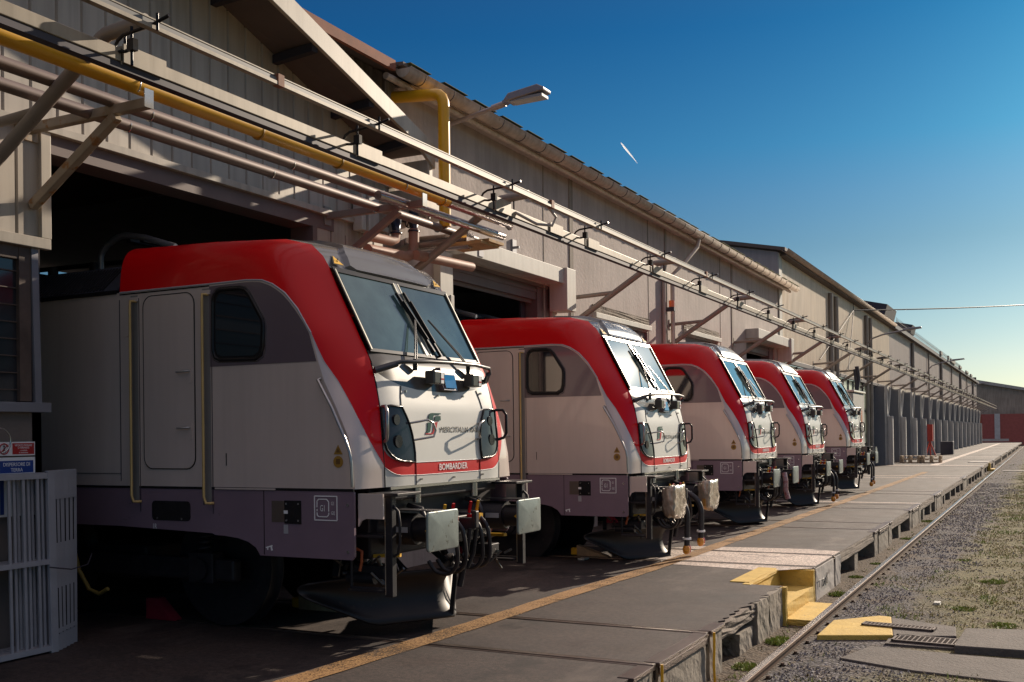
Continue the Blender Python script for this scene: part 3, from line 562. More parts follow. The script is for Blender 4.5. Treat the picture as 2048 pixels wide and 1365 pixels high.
# ---------------- grey cladded hall
H4 = empty('grey_hall', (0, 0, 0), 'long grey ribbed metal hall with rail doors in the distance', 'building')
clad(WX, 66, 155, 4.6, 8.12, .3, .05, .4).build('sheet_wall', cladg, H4)
b = MB(); b.box(WX - .2, WX - .07, 66, 155, 0, 8.2).box(-24, WX, 154.9, 155, 0, 9); b.build('wall_core', dkframe, H4)
MB().box(-8.1, -7.98, 66.5, 155.5, 8.1, 8.36).build('fascia', dkframe, H4)
for y in (77.5, 99.9, 123.5, 145.4, 88.7, 111.5, 134): MB().tube([(WX + .1, y, 8), (WX + .1, y, 0)], .12 if y in (77.5, 99.9, 123.5, 145.4) else .06, 8).build('downpipe', bracket_m, H4)
b = MB(); [b.box(-7.95, -7.93, y, y + .02, 8.36, 8.75) for y in np.arange(66.6, 120, .62)]; b.box(-7.955, -7.925, 66.5, 120, 8.55, 8.57); b.build('roof_railing', bracket_m, H4)
for (y0, y1, z1) in ((61.5, 65.6, 9.0), (74.0, 76.2, 8.95)):
    MB().prism([(-9.5, 8.4), (-7.95, 8.4), (-7.8, z1), (-9.5, z1 + .4)], 'y', y0, y1).build('roof_hood', dkframe, H4)
b = MB(); [b.box(-8.0, -7.86, y, y + L_, 8.36, 8.36 + h_) for y, L_, h_ in ((96, 1.5, .3), (104, .8, .4), (107, 5, .3), (118, 3, .25), (128, 4, .22), (136, 3, .2))]; b.each('snow_guard', bracket_m, H4)
# rail doors: pale pier with casing, blue grey open leaves
for k in range(16):
    y = 60.8 + 6 * k
    p = MB().box(WX, WX + .55, y - .28, y + .28, 0, 4.4).build('door_pier', pierg, H4, bevel=.01)
    MB().box(WX + .552, WX + .82, y - .32, y + .02, 0, 2.7).build('pier_casing', pierg, p, bevel=.02)
    MB().tube([(WX + .64, y + .18, 0), (WX + .64, y + .18, 2.5), (WX + .5, y + .16, 2.8), (WX + .64, y + .15, 4.3)], .07, 8).build('pipe', pierg, p)
    MB().box(WX - .02, WX + .35, y + .75, y + .82, 0, 4.3).build('door_leaf', doorb, H4)
    MB().box(WX - .02, WX + .55, y - 1.35, y - 1.28, 0, 4.3).build('door_leaf', doorb, H4)
MB().box(WX - .05, WX - .02, 58, 155, 0, 4.35).build('door_panels', doorb, H4)
MB().box(WX - .02, WX + .16, 66, 155, 4.4, 4.58).build('lintel', trim, H4)
# small fittings at the far doors
e = tag(MB().box(-7.45, -7.1, 78.9, 79.4, 1.1, 2.3).build('fire_hose_cabinet', M_('cabinet_red', (.5, .05, .03), .5, 0, .1)), 'red fire hose cabinet on a stand in front of a far pier', 'cabinet')
b = MB(); b.beam((-7.3, 79.1, 1.1), (-6.9, 79.0, 0), .08, .08).beam((-7.3, 79.1, 1.1), (-7.6, 79.2, 0), .08, .08).beam((-7.3, 79.1, 1.1), (-7.3, 79.5, 0), .08, .08); b.build('stand', M_('cabinet_red', (0, 0, 0)), e)
tag(MB().box(-7.2, -6.3, 86, 87, 0, 1.0).build('equipment_box', dkframe, bevel=.03), 'dark grey equipment box by a far door pier', 'box')
# pallets
def pallet():
    e = empty('wooden_pallet', (0, 0, 0), 'low wooden pallet on the platform before the far doors', 'pallet', 'wooden pallets stacked side by side')
    for k in range(5): MB().box(-.4, .4, -.55 + k * .24, -.42 + k * .24, .12, .145).build('deck_board', wood, e)
    for x in (-.4, -.05, .3): MB().box(x, x + .1, -.55, .54, 0, .022).build('base_board', wood, e)
    b = MB(); [b.box(x, x + .1, y, y + .14, .0225, .1195) for x in (-.4, -.05, .3) for y in (-.55, -.07, .4)]; b.each('block', wood, e)
    return e
p = pallet(); pk = kids_of(p); p.scale = (1.25, 1.6, 1.4)
pl = ['left bottom pallet of the two low stacks by the far doors', 'left top pallet of the two low stacks by the far doors', 'right bottom pallet of the two low stacks by the far doors', 'right top pallet of the two low stacks by the far doors']
for k in range(4):
    q = p if k == 0 else copy_fast(p, pk); q['label'] = pl[k]; q.location = (-7.05 + 1.15 * (k // 2), 64.6 + .1 * (k % 2), .0 + .21 * (k % 2)); q.rotation_euler.z = R(90)
    q.scale = (1.1, 1.0, 1.4)
tag(MB().prism([(-4.0, 65), (-3.9, 66.8), (-2.95, 66.8), (-2.95, 65)], 'z', .0, .03).build('pale_slab', conc_w), 'small pale slab lying near the platform edge in the distance', 'slab')
e = tag(MB().box(-2.95, -2.8, 64.6, 65, GZ, -.01).box(-2.8, -2.6, 64.6, 66, GZ, GZ + .12).build('far_steps', yellow_c), 'distant yellowish steps at the platform edge', 'steps')
tag(MB().box(-2.2, 6, 64.6, 65.3, GZ, GZ + .03).build('pale_strip', conc_w), kind='structure')
# ---------------- far end: brick wall, low building, pole, palms
e = empty('brick_wall', (-8, 172, 0), 'long dark red brick wall closing the yard at the far end', 'wall')
MB().box(-4, 60, 0, .4, GZ, 4.15).build('brickwork', brick, e)
for x in (1.2, 7.3, 13.5, 19.6): MB().box(x, x + .75, -.12, -.001, .3, 4.2).build('pilaster', far_w, e)
MB().box(-4, -.6, -.1, -.001, .3, 4.1).build('pilaster', M_('rusty_gate', (.4, .12, .06), .7), e)
b = MB(); b.box(-1, 3.2, -3, -2.6, 0.1, .45); b.build('bench', pierg, e)
e = empty('low_shed', (-10, 178, 0), 'low grey shed with pale sloping roof beyond the brick wall', 'building')
MB().prism([(-4, -.5), (17.5, -.5), (17.5, 5.6), (0, 9.2), (-4, 9.2)], 'y', 0, 26).build('wall', M_('shed_render', (.42, .36, .28), .9, 0, .2, .5, streak=.3), e)
MB().prism([(-4, 9.2), (0, 9.25), (18.2, 5.5), (18.2, 5.9), (0, 9.75), (-4, 9.7)], 'y', -.5, 26).build('roof', headw, e)
MB().box(7.5, 8.3, 2, 3, 7.5, 9.6).build('chimney', dkframe, e)
e = empty('utility_pole', (6.2, 176, 0), 'tall dark utility pole rising behind the brick wall', 'pole')
MB().tube([(0, 0, GZ), (0, 0, 12.3)], .38, 10, r2=.28).build('pole', dkframe, e)
b = MB(); b.beam((-1.6, 0, 6.2), (0, 0, 5), .12, .12).beam((-1.6, 0, 6.2), (-1.6, 0, 6.9), .15, .15).beam((.3, 0, 6.6), (1.2, 0, 4.8), .12, .12); b.build('insulator_arm', dkframe, e)
def palm(x, y, h, lab):
    e = empty('palm_tree', (x, y, 0), lab, 'palm tree', 'palms behind the brick wall'); MB().tube([(0, 0, -.4), (.1, 0, h * .5), (0, 0, h)], .22, 7).build('trunk', tree_d, e)
    b = MB()
    for k in range(16):
        a = k * 2.4; l = 2.2 + (k % 3) * .4; up = .9 - (k % 4) * .45; pts = [Vector((math.cos(a) * l * t, math.sin(a) * l * t, h + up * l * t - 1.3 * l * t * t * .8)) for t in (0, .35, .7, 1)]
        sd_ = Vector((-math.sin(a), math.cos(a), 0)) * .22
        b.grid([[p_ - sd_ * w_ for p_, w_ in zip(pts, (.5, 1, .8, .1))], [p_ + Vector((0, 0, .12)) for p_ in pts], [p_ + sd_ * w_ for p_, w_ in zip(pts, (.5, 1, .8, .1))]])
    b.build('crown', tree_d, e)
palm(9.2, 186, 6.6, 'dark palm right of the utility pole'); palm(4.4, 190, 6.4, 'small dark palm left of the utility pole')
e = empty('bush', (19, 182, 0), 'dark bushy tree top at the right end behind the brick wall', 'bush'); MB().tube([(0, 0, -.4), (0, 0, 3)], .2, 6).build('trunk', tree_d, e)
b = MB()
for k in range(700):
    c = Vector((random.gauss(0, 2.6), random.gauss(0, 1.5), 3.4 + random.gauss(0, .75))); q = [c + Vector((random.uniform(-.28, .28), random.uniform(-.28, .28), random.uniform(-.28, .28))) for _ in range(3)]; b.add(q, [(0, 1, 2)])
b.build('crown', tree_d, e)
tag(MB().box(40, 900, 320, 330, GZ, 6).build('far_treeline', tree_d), kind='structure')
# ================================================================== LOCOMOTIVES
LZ = [1.45, 1.65, 1.95, 2.17, 2.4, 2.58, 2.70, 3.48, 3.58, 3.68, 3.78, 3.85]; LX = [-.46, -.46, -.49, -.51, -.56, -.62, -.69, -1.10, -1.17, -1.27, -1.42, -1.65]
fxp = lambda z: interp(z, LZ, LX)
Fy = lambda z: interp(z, [1.45, 1.65, 2.0, 2.42, 2.7, 3.5], [1.09, 1.10, 1.09, 1.07, 1.035, 1.03])
Fx = lambda z: fxp(z) - .03
Sx = lambda z: interp(z, [1.45, 1.7, 1.9, 2.17, 2.41, 2.58, 2.84], [-.55, -.57, -.61, -.74, -.87, -.93, -1.01])
Rt = lambda z: interp(z, [1.64, 1.81, 2.0, 2.24, 2.42, 2.58, 2.84], [1, .78, .57, .38, .29, .12, 0])
HW = 1.47
def chamf(z, t, off=0):
    a = Vector((Sx(z), -HW, z)); c = Vector((Fx(z), -Fy(z), z)); b = Vector((lerp(a.x, c.x, .62), -HW + .07, z)); k = 1.15
    w0, w1, w2 = (1 - t) ** 2, 2 * k * t * (1 - t), t * t
    return tuple((a * w0 + b * w1 + c * w2) / (w0 + w1 + w2))
def fpt(y, z, off=0.): return (fxp(z) - .03 * min(1, max(0, (abs(y) - .8) / .28)) ** 2 + off, y, z)
def patch(zb, zt, off=0., ns=48, nz=10, s0=-1, s1=1):
    rows = []
    for k in range(nz + 1):
        row = []
        for i in range(ns + 1):
            s = lerp(s0, s1, i / ns); z = lerp(zb(s), zt(s), k / nz); row.append(fpt(s * Fy(z), z, off))
        rows.append(row)
    return MB().grid(rows)
ii = lambda xs, ys: (lambda s: interp(abs(s), xs, ys))
sb = ii([0, .5, .83, .92, 1], [1.54, 1.54, 1.55, 1.58, 1.63]); st_ = ii([0, .6, .8, .91, .98, 1], [1.66, 1.66, 1.675, 1.71, 1.76, 1.80])
smile = lambda s: interp(s, [-1, -.87, -.68, -.4, 0, .34, .63, .8, .9, 1], [2.51, 2.44, 2.385, 2.35, 2.34, 2.35, 2.385, 2.42, 2.47, 2.54])
def poly_front(pts, off, th=.012): 
    b = MB(); n = len(pts); cy = sum(p[0] for p in pts) / n; cz = sum(p[1] for p in pts) / n
    rings = []
    for f in (1, .66, .33, .02): rings.append([fpt(lerp(cy, y, f), lerp(cz, z, f), off + th) for y, z in pts] )
    for r_ in rings: r_.append(r_[0])
    b.grid(rings, smooth=True); side = [fpt(y, z, off - .01) for y, z in pts]; side.append(side[0]); b.grid([side, rings[0]], smooth=False); return b
def side_poly(pts, y, th, m=0): return MB().prism(pts, 'y', y - th, y)
CURVE = [(-1.01, 2.84), (-1.08, 2.965), (-1.16, 3.07), (-1.23, 3.15), (-1.30, 3.22), (-1.37, 3.27), (-1.44, 3.31), (-1.50, 3.335), (-1.56, 3.355), (-1.65, 3.365), (-1.75, 3.37)]
def rrect(cx, cz, w_, h, r, n=5):
    o = []
    for sx, sz, a0 in ((1, 1, 0), (-1, 1, 90), (-1, -1, 180), (1, -1, 270)):
        for k in range(n + 1): a = R(a0 + 90 * k / n); o.append((cx + sx * (w_ / 2 - r) + r * math.cos(a), cz + sz * (h / 2 - r) + r * math.sin(a)))
    return o
def outline(b, pts, y, r, close=True):
    P = [(x, y, z) for x, z in pts]; 
    if close: P.append(P[0])
    b.tube(P, r, 5, caps=False); return b
LOCO_LABELS = ['nearest silver and red locomotive under the yellow gas pipe', 'second silver and red locomotive with film-wrapped buffers and orange hose caps', 'third silver and red locomotive in the row counted from the left', 'fourth silver and red locomotive between the third and the farthest one', 'farthest and smallest silver and red locomotive in the row']
def make_loco():
    e = empty('locomotive', (0, 0, 0), LOCO_LABELS[0], 'locomotive', 'red and silver locomotives standing in a row')
    # --- silver body shell: both sides, lower corner surface, tail
    b = MB(); prof = [(-17.5, 1.45), (-.55, 1.45), (-.57, 1.7), (-.61, 1.9), (-.74, 2.17), (-.87, 2.41), (-.93, 2.58)] + CURVE + [(-17.5, 3.375)]
    b.prism(prof, 'y', -HW, -HW + .03)
    rows = []
    for k in range(29):
        z = lerp(1.45, 2.84, k / 28); tm = 1 if z < 1.64 else Rt(z); rows.append([chamf(z, tm * i / 10) for i in range(11)])
    b.grid(rows); b.mirror_y(); b.box(-17.4, -.6, -1.44, 1.44, 1.45, 1.5); b.build('body', silver, e, weld=True, sharp=50)
    # --- grey window field with pale border line
    gp = [(-2.2, 2.585), (-.95, 2.585), (-1.03, 2.84)] + [(x - .018, z - .018) for x, z in CURVE[1:]] + [(-2.2, 3.345)]
    b = side_poly(gp, -HW - .003, -.006 + .0, 0); MB().prism(gp, 'y', -HW - .004, -HW - .0005).build('window_field', dgrey, e); MB().prism(gp, 'y', HW + .0005, HW + .004).build('window_field', dgrey, e)
    pts = [(x, -HW - .003, z) for x, z in ([(-.945, 2.62)] + CURVE + [(-2.2, 3.37), (-3.38, 3.378)])]
    # --- red hood side (both sides) 
    b = MB(); rows = []
    for k in range(13):
        z = lerp(1.64, 2.84, k / 12); rows.append([chamf(z, lerp(Rt(z), 1, i / 10)) for i in range(11)])
    up = [((-1.085, 2.965), (fxp(2.97) - .03, 1.03, 2.97)), ((-1.16, 3.07), (fxp(3.10) - .03, 1.03, 3.10)), ((-1.30, 3.22), (fxp(3.33) - .03, 1.03, 3.33)), ((-1.44, 3.31), (-1.13, 1.03, 3.5)), ((-1.56, 3.355), (-1.2, 1.03, 3.61)), ((-1.75, 3.37), (-1.33, 1.035, 3.73)), ((-2.1, 3.37), (-1.6, 1.07, 3.80)), ((-2.6, 3.373), (-2.3, 1.10, 3.84)), ((-3.38, 3.378), (-3.44, 1.12, 3.87))]
    EDGE = [(chamf(lerp(1.64, 2.84, k / 12), 1)) for k in range(13)]
    for (rx, rz), f in up:
        a = Vector((rx, -HW, rz)); c = Vector((f[0], -f[1], f[2])); q = min(1, max(0, (rz - 2.84) / .5)); m_ = Vector((lerp(a.x, c.x, lerp(.62, .5, q)), -HW + lerp(.07, .05, q), lerp(a.z, c.z, lerp(.5, .93, q)))); k = lerp(1.15, 1.5, q); row = []
        for i in range(11):
            t = i / 10; w0, w1, w2 = (1 - t) ** 2, 2 * k * t * (1 - t), t * t; row.append(tuple((a * w0 + m_ * w1 + c * w2) / (w0 + w1 + w2)))
        rows.append(row); EDGE.append(tuple(c))
    b.grid(rows); b.add(rows[-1] + [(-3.42, -1.2, 3.4)], [tuple(range(12))]); b2 = MB(); b2.v = [(x, -y, z) for x, y, z in b.v]; b2.f = [f[::-1] for f in b.f]; b2.m = list(b.m); b2.sm = list(b.sm); b.build('red_hood', red, e, weld=True, sharp=50); b2.build('red_hood', red, e, weld=True, sharp=50)
    b = MB(); b.tube([(x, -HW - .0, z) for x, z in CURVE[::2] + [(-2.2, 3.368), (-3.38, 3.372)]], .009, 6, caps=False); b.tube([chamf(z, Rt(z)) for z in (1.66, 1.8, 2.0, 2.2, 2.4, 2.58, 2.7, 2.84)], .004, 5, caps=False); b.build('pale_border_line', line_, e)
    MB().box(-3.38, -2.2, -HW - .004, -HW, 3.345, 3.357).build('black_seam', black, e)
    # --- grey top hood
    rows = []
    hs = [(f[0], f[1], f[2]) for (_, f) in up if f[2] >= 3.49]; hs = [(fxp(3.485), 1.03, 3.487)] + hs
    for x, y, z in hs: rows.append([(x + .012 * (1 - s * s) * (z < 3.8), s * y, z + .055 * (1 - s * s) * min(1, (z - 3.45) / .35)) for s in [i / 12 - 1 for i in range(25)]])
    hb = MB().grid(rows, flip=True).build('roof_hood', hood, e, weld=True, sharp=60)
    # raised fairing on the hood
    def hoodpt(s, q, off):
        i = min(int(q), len(hs) - 2); t = q - i; x, y, z = (lerp(hs[i][j], hs[i + 1][j], t) for j in range(3)); zz = z + .055 * (1 - s * s) * min(1, (z - 3.45) / .35); nx = interp(q, [0, 2, 3, 4, 8], [.85, .7, .35, .05, 0]); nz = math.sqrt(1 - nx * nx); return (x + .012 * (1 - s * s) * (z < 3.8) + nx * off, s * y, zz + nz * off)
    rows = []; qs = [.62, .66] + [.9 + .35 * k for k in range(12)]
    for j, q in enumerate(qs):
        wd = interp(q, [.6, 1.2, 2.2, 3.4, 5.5], [.56, .70, .66, .5, .5]); row = [hoodpt(-wd - .05, q, .0)]
        row += [hoodpt(lerp(-wd, wd, i / 14), q, 0.0 if j == 0 else .035) for i in range(15)] + [hoodpt(wd + .05, q, 0)]; rows.append(row)
    MB().grid(rows, flip=True).build('roof_fairing', hood, hb, weld=True, sharp=30)
    for sgn in (-1, 1):      # electricity warning triangles
        tri = [(-.885 * 1, 3.645), (-.985, 3.535), (-.80, 3.535)] if sgn < 0 else [(.93, 3.64), (.81, 3.535), (.985, 3.545)]
        P = [Vector((fxp(z) + .022 , y, z)) for y, z in tri]; cc = (P[0] + P[1] + P[2]) / 3
        b = MB(); b.add([tuple(p) for p in P], [(0, 1, 2)], 1); b.add([tuple(cc + (p - cc) * .8 + Vector((.003, 0, .002))) for p in P], [(0, 1, 2)], 0); bt = b.build('warning_triangle', [yel, blk_ink], e)
        q = [cc + Vector((.006, dy, dz)) for dy, dz in ((.012, .03), (-.008, .005), (.008, .0), (-.008, -.028))]; MB().tube(q, .0045, 4).build('lightning_bolt', blk_ink, bt)
    # --- windscreen
    rows = [[(fxp(z) + .004, y, z) for y in np.linspace(-.985, .985, 9)] for z in np.linspace(2.715, 3.465, 7)]
    wsn = MB().grid(rows, smooth=False).build('windscreen', glassM, e)
    b = MB(); nrm = Vector((.885, 0, .465))
    def bar(y0, z0, y1, z1, wd, mi, off=.006): b.beam((fxp(z0) + off, y0, z0 + off * .5), (fxp(z1) + off, y1, z1 + off * .5), wd, .014, up=nrm, mi=mi)
    bar(-1.03, 3.475, 1.03, 3.475, .055, 0); bar(-1.03, 2.70, 1.03, 2.70, .035, 0); bar(-1.0, 2.69, -1.0, 3.48, .05, 0); bar(1.0, 2.69, 1.0, 3.48, .05, 0)
    b.build('windscreen_frame', black, wsn)
    b = MB(); bar(-1.012, 2.70, -1.012, 3.47, .014, 0, .016); bar(1.0, 2.70, 1.0, 3.47, .014, 0, .016); bar(-.05, 2.70, -.045, 3.46, .014, 0, .01); bar(.035, 2.70, .035, 3.46, .014, 0, .01); b.each('seal_highlight_strip', M_('cream_seal_highlight', (.62, .6, .45), .4, 0, .05), wsn)  # outer pair paints the frame's edge highlight in cream, centre pair are seals
    b = MB(); bar(-.007, 2.70, -.007, 3.46, .07, 0, .006); b.build('centre_post', M_('post_grey', (.10, .12, .12), .3, 0, .1, 3, coat=.4), wsn)
    # dashboard hint behind lower glass
    # --- front panels
    cw = patch(smile, lambda s: 2.70, 0, 48, 8).build('wiper_cowl', cowl, e, weld=True)
    wp = patch(st_, smile, .0, 60, 12).build('front_panel', white, e, weld=True)
    rs = patch(sb, st_, .0, 48, 3).build('red_stripe', redst, e, weld=True)
    patch(lambda s: 1.45, sb, .0, 48, 2).build('lower_strip', white, e, weld=True)
    b = MB(); b.tube([fpt(s * Fy(st_(s)), st_(s), .002) for s in np.linspace(-1, 1, 41)], .004, 4, caps=False); b.tube([fpt(s * Fy(sb(s)), sb(s), .002) for s in np.linspace(-1, 1, 41)], .004, 4, caps=False); b.each('stripe_border', line_, rs)
    b = MB()
    for sg in (-1, 1):
        b.tube([fpt(sg * y, z, .002) for y, z in ((.72, 2.38), (.76, 2.28), (.78, 2.19))], .006, 5, caps=False); b.tube([fpt(sg * .62, z, .002) for z in (1.66, 1.55, 1.45)], .005, 5, caps=False)
        b.tube([(Fx(z) - .002, sg * (Fy(z) + .002), z) for z in (1.45, 1.6, 1.8, 2.0, 2.2, 2.4, 2.58)], .008, 5, caps=False)
    b.each('panel_gap', black, e)
    for sg in (-1, 1):
        hp = [(-1.085, 2.18), (-.96, 2.19), (-.79, 2.18), (-.735, 2.10), (-.69, 2.02), (-.66, 1.93), (-.645, 1.84), (-.64, 1.75), (-.65, 1.665), (-.87, 1.68), (-.95, 1.70), (-1.01, 1.735), (-1.06, 1.785), (-1.085, 1.86)]
        hp = [(y * -sg, z) for y, z in hp]
        if sg > 0: hp = hp[::-1]
        if sg < 0: hp = hp[::-1]
        hl = poly_front(hp, .0, .014).build('headlight', hglass, e, weld=True, sharp=40)
        b = MB(); P = [fpt(y, z, .016) for y, z in hp]; P.append(P[0]); b.tube(P, .011, 5, caps=False); b.build('rim', black, hl)
        for z, r_ in ((2.06, .05), (1.86, .06)): MB().tube([(fxp(z) + .016, .9 * sg, z), (fxp(z) + .021, .9 * sg, z)], r_, 16).build('lamp', M_('lamp_reflector', (.03, .032, .04), .2, .3, .3, 8), hl)
    # emblem and lettering
    xf = fxp(2.0) + .004
    em = empty('emblem', (fxp(2.03) + .004, -.25, 2.03)); em.parent = e; em.empty_display_size = .05
    def eshape(pts, m_, nm):
        k = .1; V = [((-(2.03 + dz) + 2.03) * .08, dy * 1., dz) for dy, dz in pts]; n = len(pts)
        b = MB(); b.add(V + [(x + .004, y, z) for x, y, z in V], [tuple(range(n, 2 * n))] + [(i, (i + 1) % n, n + (i + 1) % n, n + i) for i in range(n)]); return b.build(nm, m_, em)
    eshape([(-.085, .028), (-.078, .058), (-.062, .082), (-.04, .097), (-.01, .1), (.155, .1), (.15, .088), (.06, .088), (.03, .082), (.008, .062), (-.008, .028)], green_ink, 'green_top')
    eshape([(.03, .028), (.04, .055), (.058, .072), (.148, .072), (.143, .028)], green_ink, 'green_flag')
    eshape([(-.10, .008), (-.032, .008), (-.065, -.078), (-.088, -.09), (-.15, -.092), (-.135, -.08), (-.12, -.07)], green_ink, 'green_leg')
    eshape([(.01, .008), (.07, .012), (.085, .02), (.075, .0), (.06, -.03), (.035, -.075), (.01, -.098), (-.03, -.107), (-.155, -.107), (-.152, -.097), (-.06, -.097), (-.03, -.09), (-.012, -.07)], red_ink, 'red_leg')
    text('lettering', 'MERCITALIA RAIL', .082, blk_ink, e, (fxp(1.965) + .005, .265, 1.965), '+x', shear=.25, width=.80)
    text('lettering', 'BOMBARDIER', .088, whl, e, (fxp(1.6) + .005, .07, 1.6), '+x', width=.55, bold=.0008)
    # bolts on the front
    for y, z in ((-.67, 2.33), (-.09, 2.305), (.4, 2.31), (.79, 2.35), (-.54, 1.5), (.07, 1.495), (.66, 1.5)):
        p = fpt(y, z); MB().tube([p, (p[0] + .022, p[1], p[2])], .011, 8).build('bolt', steel, e)
    # deflector bar with its stays
    b = MB(); b.tube([(-.60, -1.08, 2.52), (-.53, -.92, 2.57), (-.47, -.83, 2.595), (-.43, -.4, 2.62), (-.42, 0, 2.63), (-.43, .5, 2.635), (-.47, .86, 2.62), (-.56, 1.05, 2.575)], .02, 8)
    b.tube([(-.60, -1.08, 2.505), (-.5, -.86, 2.575)], .028, 8); b.tube([(-.60, 1.02, 2.49), (-.5, .9, 2.56)], .028, 8); b.build('deflector_bar', M_('bar_grey', (.05, .05, .055), .35, .4, .15, 5), e)
    for y in (-.2, .56):
        lb = MB().box(-.555, -.44, y - .1, y + .1, 2.41, 2.545).build('marker_box', cowl, e, bevel=.015); MB().box(-.4395, -.436, y + .02, y + .07, 2.42, 2.53).build('label', whl, lb); MB().box(-.4358, -.434, y + .02, y + .07, 2.455, 2.47).build('red_bar', red_ink, lb)
    P = [(-.50, -.02, 2.36), (-.50, .25, 2.36), (-.56, .27, 2.59), (-.56, 0, 2.59)]
    pl_ = MB().add(P + [(x - .06, y, z) for x, y, z in P], [(0, 1, 2, 3), (7, 6, 5, 4), (0, 4, 5, 1), (1, 5, 6, 2), (2, 6, 7, 3), (3, 7, 4, 0)]).build('sensor_plate', dgrey, e, bevel=.006)
    Q = [(-.493, .01, 2.385), (-.493, .22, 2.385), (-.528, .235, 2.52), (-.528, .02, 2.52)]; MB().add(Q + [(x - .006, y, z) for x, y, z in Q], [(0, 1, 2, 3), (0, 4, 5, 1), (1, 5, 6, 2), (2, 6, 7, 3), (3, 7, 4, 0)]).build('mirror_face', M_('blue_mirror', (.32, .4, .48), .08, .9, .1, 8), pl_)
    # wipers
    for (yb_, ya, za, yt, zt_, yl, zl) in ((-.42, -.02, 3.06, -.11, 3.34, .10, 2.74), (.61, .25, 3.08, .04, 3.36, .2, 2.70)):
        f = lambda y, z, o=.05: (fxp(z) + o * .9, y, z + o * .45); wr = MB()
        for d in (-.018, .018): wr.tube([f(yb_ + d, 2.60, .06), f(yb_ + (ya - yb_) * .3 + d, 2.74, .07), f(ya + d * .4, za, .05)], .007, 6)
        wr.tube([f(yb_, 2.53, .02), f(yb_, 2.62, .07)], .024, 8); wo = wr.build('wiper', black, e)
        b = MB(); b.beam(f(yt, zt_, .03), f(yl, zl, .03), .022, .03, up=nrm).beam(f(lerp(yt, yl, .15), lerp(zt_, zl, .15), .05), f(lerp(yt, yl, .8), lerp(zt_, zl, .8), .05), .012, .02, up=nrm); b.build('blade', black, wo)
    # grab handles
    for sg in (-1, 1):
        g_ = lambda o, y, z: (fxp(z) + o, sg * -y, z)
        MB().tube([g_(0, -.66, 2.03), g_(.09, -.62, 2.045), g_(.13, -.55, 2.06), g_(.135, -.46, 2.03), g_(.13, -.42, 1.96), g_(.12, -.45, 1.90), g_(.07, -.55, 1.885), g_(0, -.62, 1.87)], .011, 8).build('grab_handle', chrome, e)
        MB().tube([(-.52, sg * 1.08, 2.18), (-.45, sg * 1.13, 2.18), (-.42, sg * 1.15, 2.13), (-.42, sg * 1.15, 1.93), (-.44, sg * 1.13, 1.88), (-.49, sg * 1.09, 1.86)], .016, 8).build('grab_handle', black if sg > 0 else chrome, e)
    # --- side details (side facing the camera)
    y = -HW - .004
    b = MB(); outline(b, rrect(-2.725, 2.465, .67, 1.69, .11), y, .005); d = b.build('door_gap', black, e)
    door = MB().prism(rrect(-2.725, 2.465, .655, 1.675, .105), 'y', y - .004, y + .002).build('cab_door', silver, e)
    for z in (2.52, 1.98):
        MB().prism(rrect(-2.45, z, .055, .16, .02), 'y', y - .010, y - .0045).build('handle_plate', silver, door); MB().tube([(-2.60, y - .03, z + .03), (-2.45, y - .035, z + .035), (-2.45, y - .005, z + .035)], .011, 6).build('handle', chrome, door)
    for x in (-3.18, -2.24):
        r_ = MB().box(x - .05, x + .045, y + .001, y + .003, 1.3, 3.33).build('handrail_recess', M_('recess_grey', (.26, .25, .24), .4, .2, .05), e)
        b = MB(); b.box(x - .056, x - .05, y - .002, y + .003, 1.28, 3.3).box(x + .06, x + .065, y - .002, y + .003, 1.2, 3.3); b.each('recess_edge', dkframe, r_)
        MB().tube([(x + .03, y, 3.27), (x, y - .05, 3.27), (x, y - .055, 3.2), (x, y - .055, 1.36), (x + .02, y - .05, 1.30), (x + .06, y - .03, 1.30), (x + .07, y, 1.30)], .0135, 8).build('handrail', yelrail, e)
        MB().box(x - .05, x + .06, y - .02, y, 3.27, 3.31).build('handrail_bracket', silver, r_)
    wpts = [(-2.15, 3.20), (-2.13, 3.26), (-2.10, 3.29), (-2.05, 3.305), (-1.82, 3.30), (-1.76, 3.285), (-1.71, 3.24), (-1.55, 2.99), (-1.54, 2.93), (-1.55, 2.74), (-1.575, 2.67), (-1.64, 2.635), (-2.07, 2.645), (-2.13, 2.67), (-2.155, 2.74)]
    wo = MB().prism(wpts, 'y', y - .004, y + .002).build('side_window', black, e)
    cx, cz = -1.85, 2.97; MB().prism([(lerp(cx, a, .89), lerp(cz, c, .9)) for a, c in wpts], 'y', y - .006, y - .003).build('pane', sglass, wo)
    outline(MB(), wpts, y - .004, .018).build('frame', black, wo)
    outline(MB(), [(lerp(cx, a, 1.09), lerp(cz, c, 1.07)) for a, c in wpts], y, .004).build('outer_frame', cowl, wo)
    MB().tube([(-.905, y - .0, 2.43), (-.9, y - .05, 2.415), (-.75, y - .05, 2.17), (-.61, y - .05, 1.89), (-.565, y - .05, 1.78), (-.55, y - .045, 1.68), (-.545, y - .04, 1.47)], .014, 8).build('handrail', chrome, e)
    text('number', '1', .17, blk_ink, e, (-2.01, y - .0, 1.705), '-y', xs=.6); text('number', '1R', .07, whl, e, (-2.93, y - .003, 1.06), '-y', xs=.75)
    ylab = M_('amber_label', (.36, .2, .03), .5, 0, .1)
    s_ = MB().prism([(-.77, 1.755), (-.675, 1.755), (-.722, 1.84)], 'y', y - .001, y + .002).build('triangle_label', ylab, e); MB().prism([(-.745, 1.772), (-.70, 1.772), (-.722, 1.812)], 'y', y - .0025, y - .0012).build('pictogram', M_('amber_dark', (.16, .08, .02), .5), s_)
    s_ = MB().disc((-.722, y - .0, 1.69), .052, 'y', 24, .003).build('round_label', ylab, e); MB().box(-.745, -.70, y - .003, y - .0016, 1.67, 1.715).build('pictogram', M_('amber_dark', (.16, .08, .02), .5), s_)
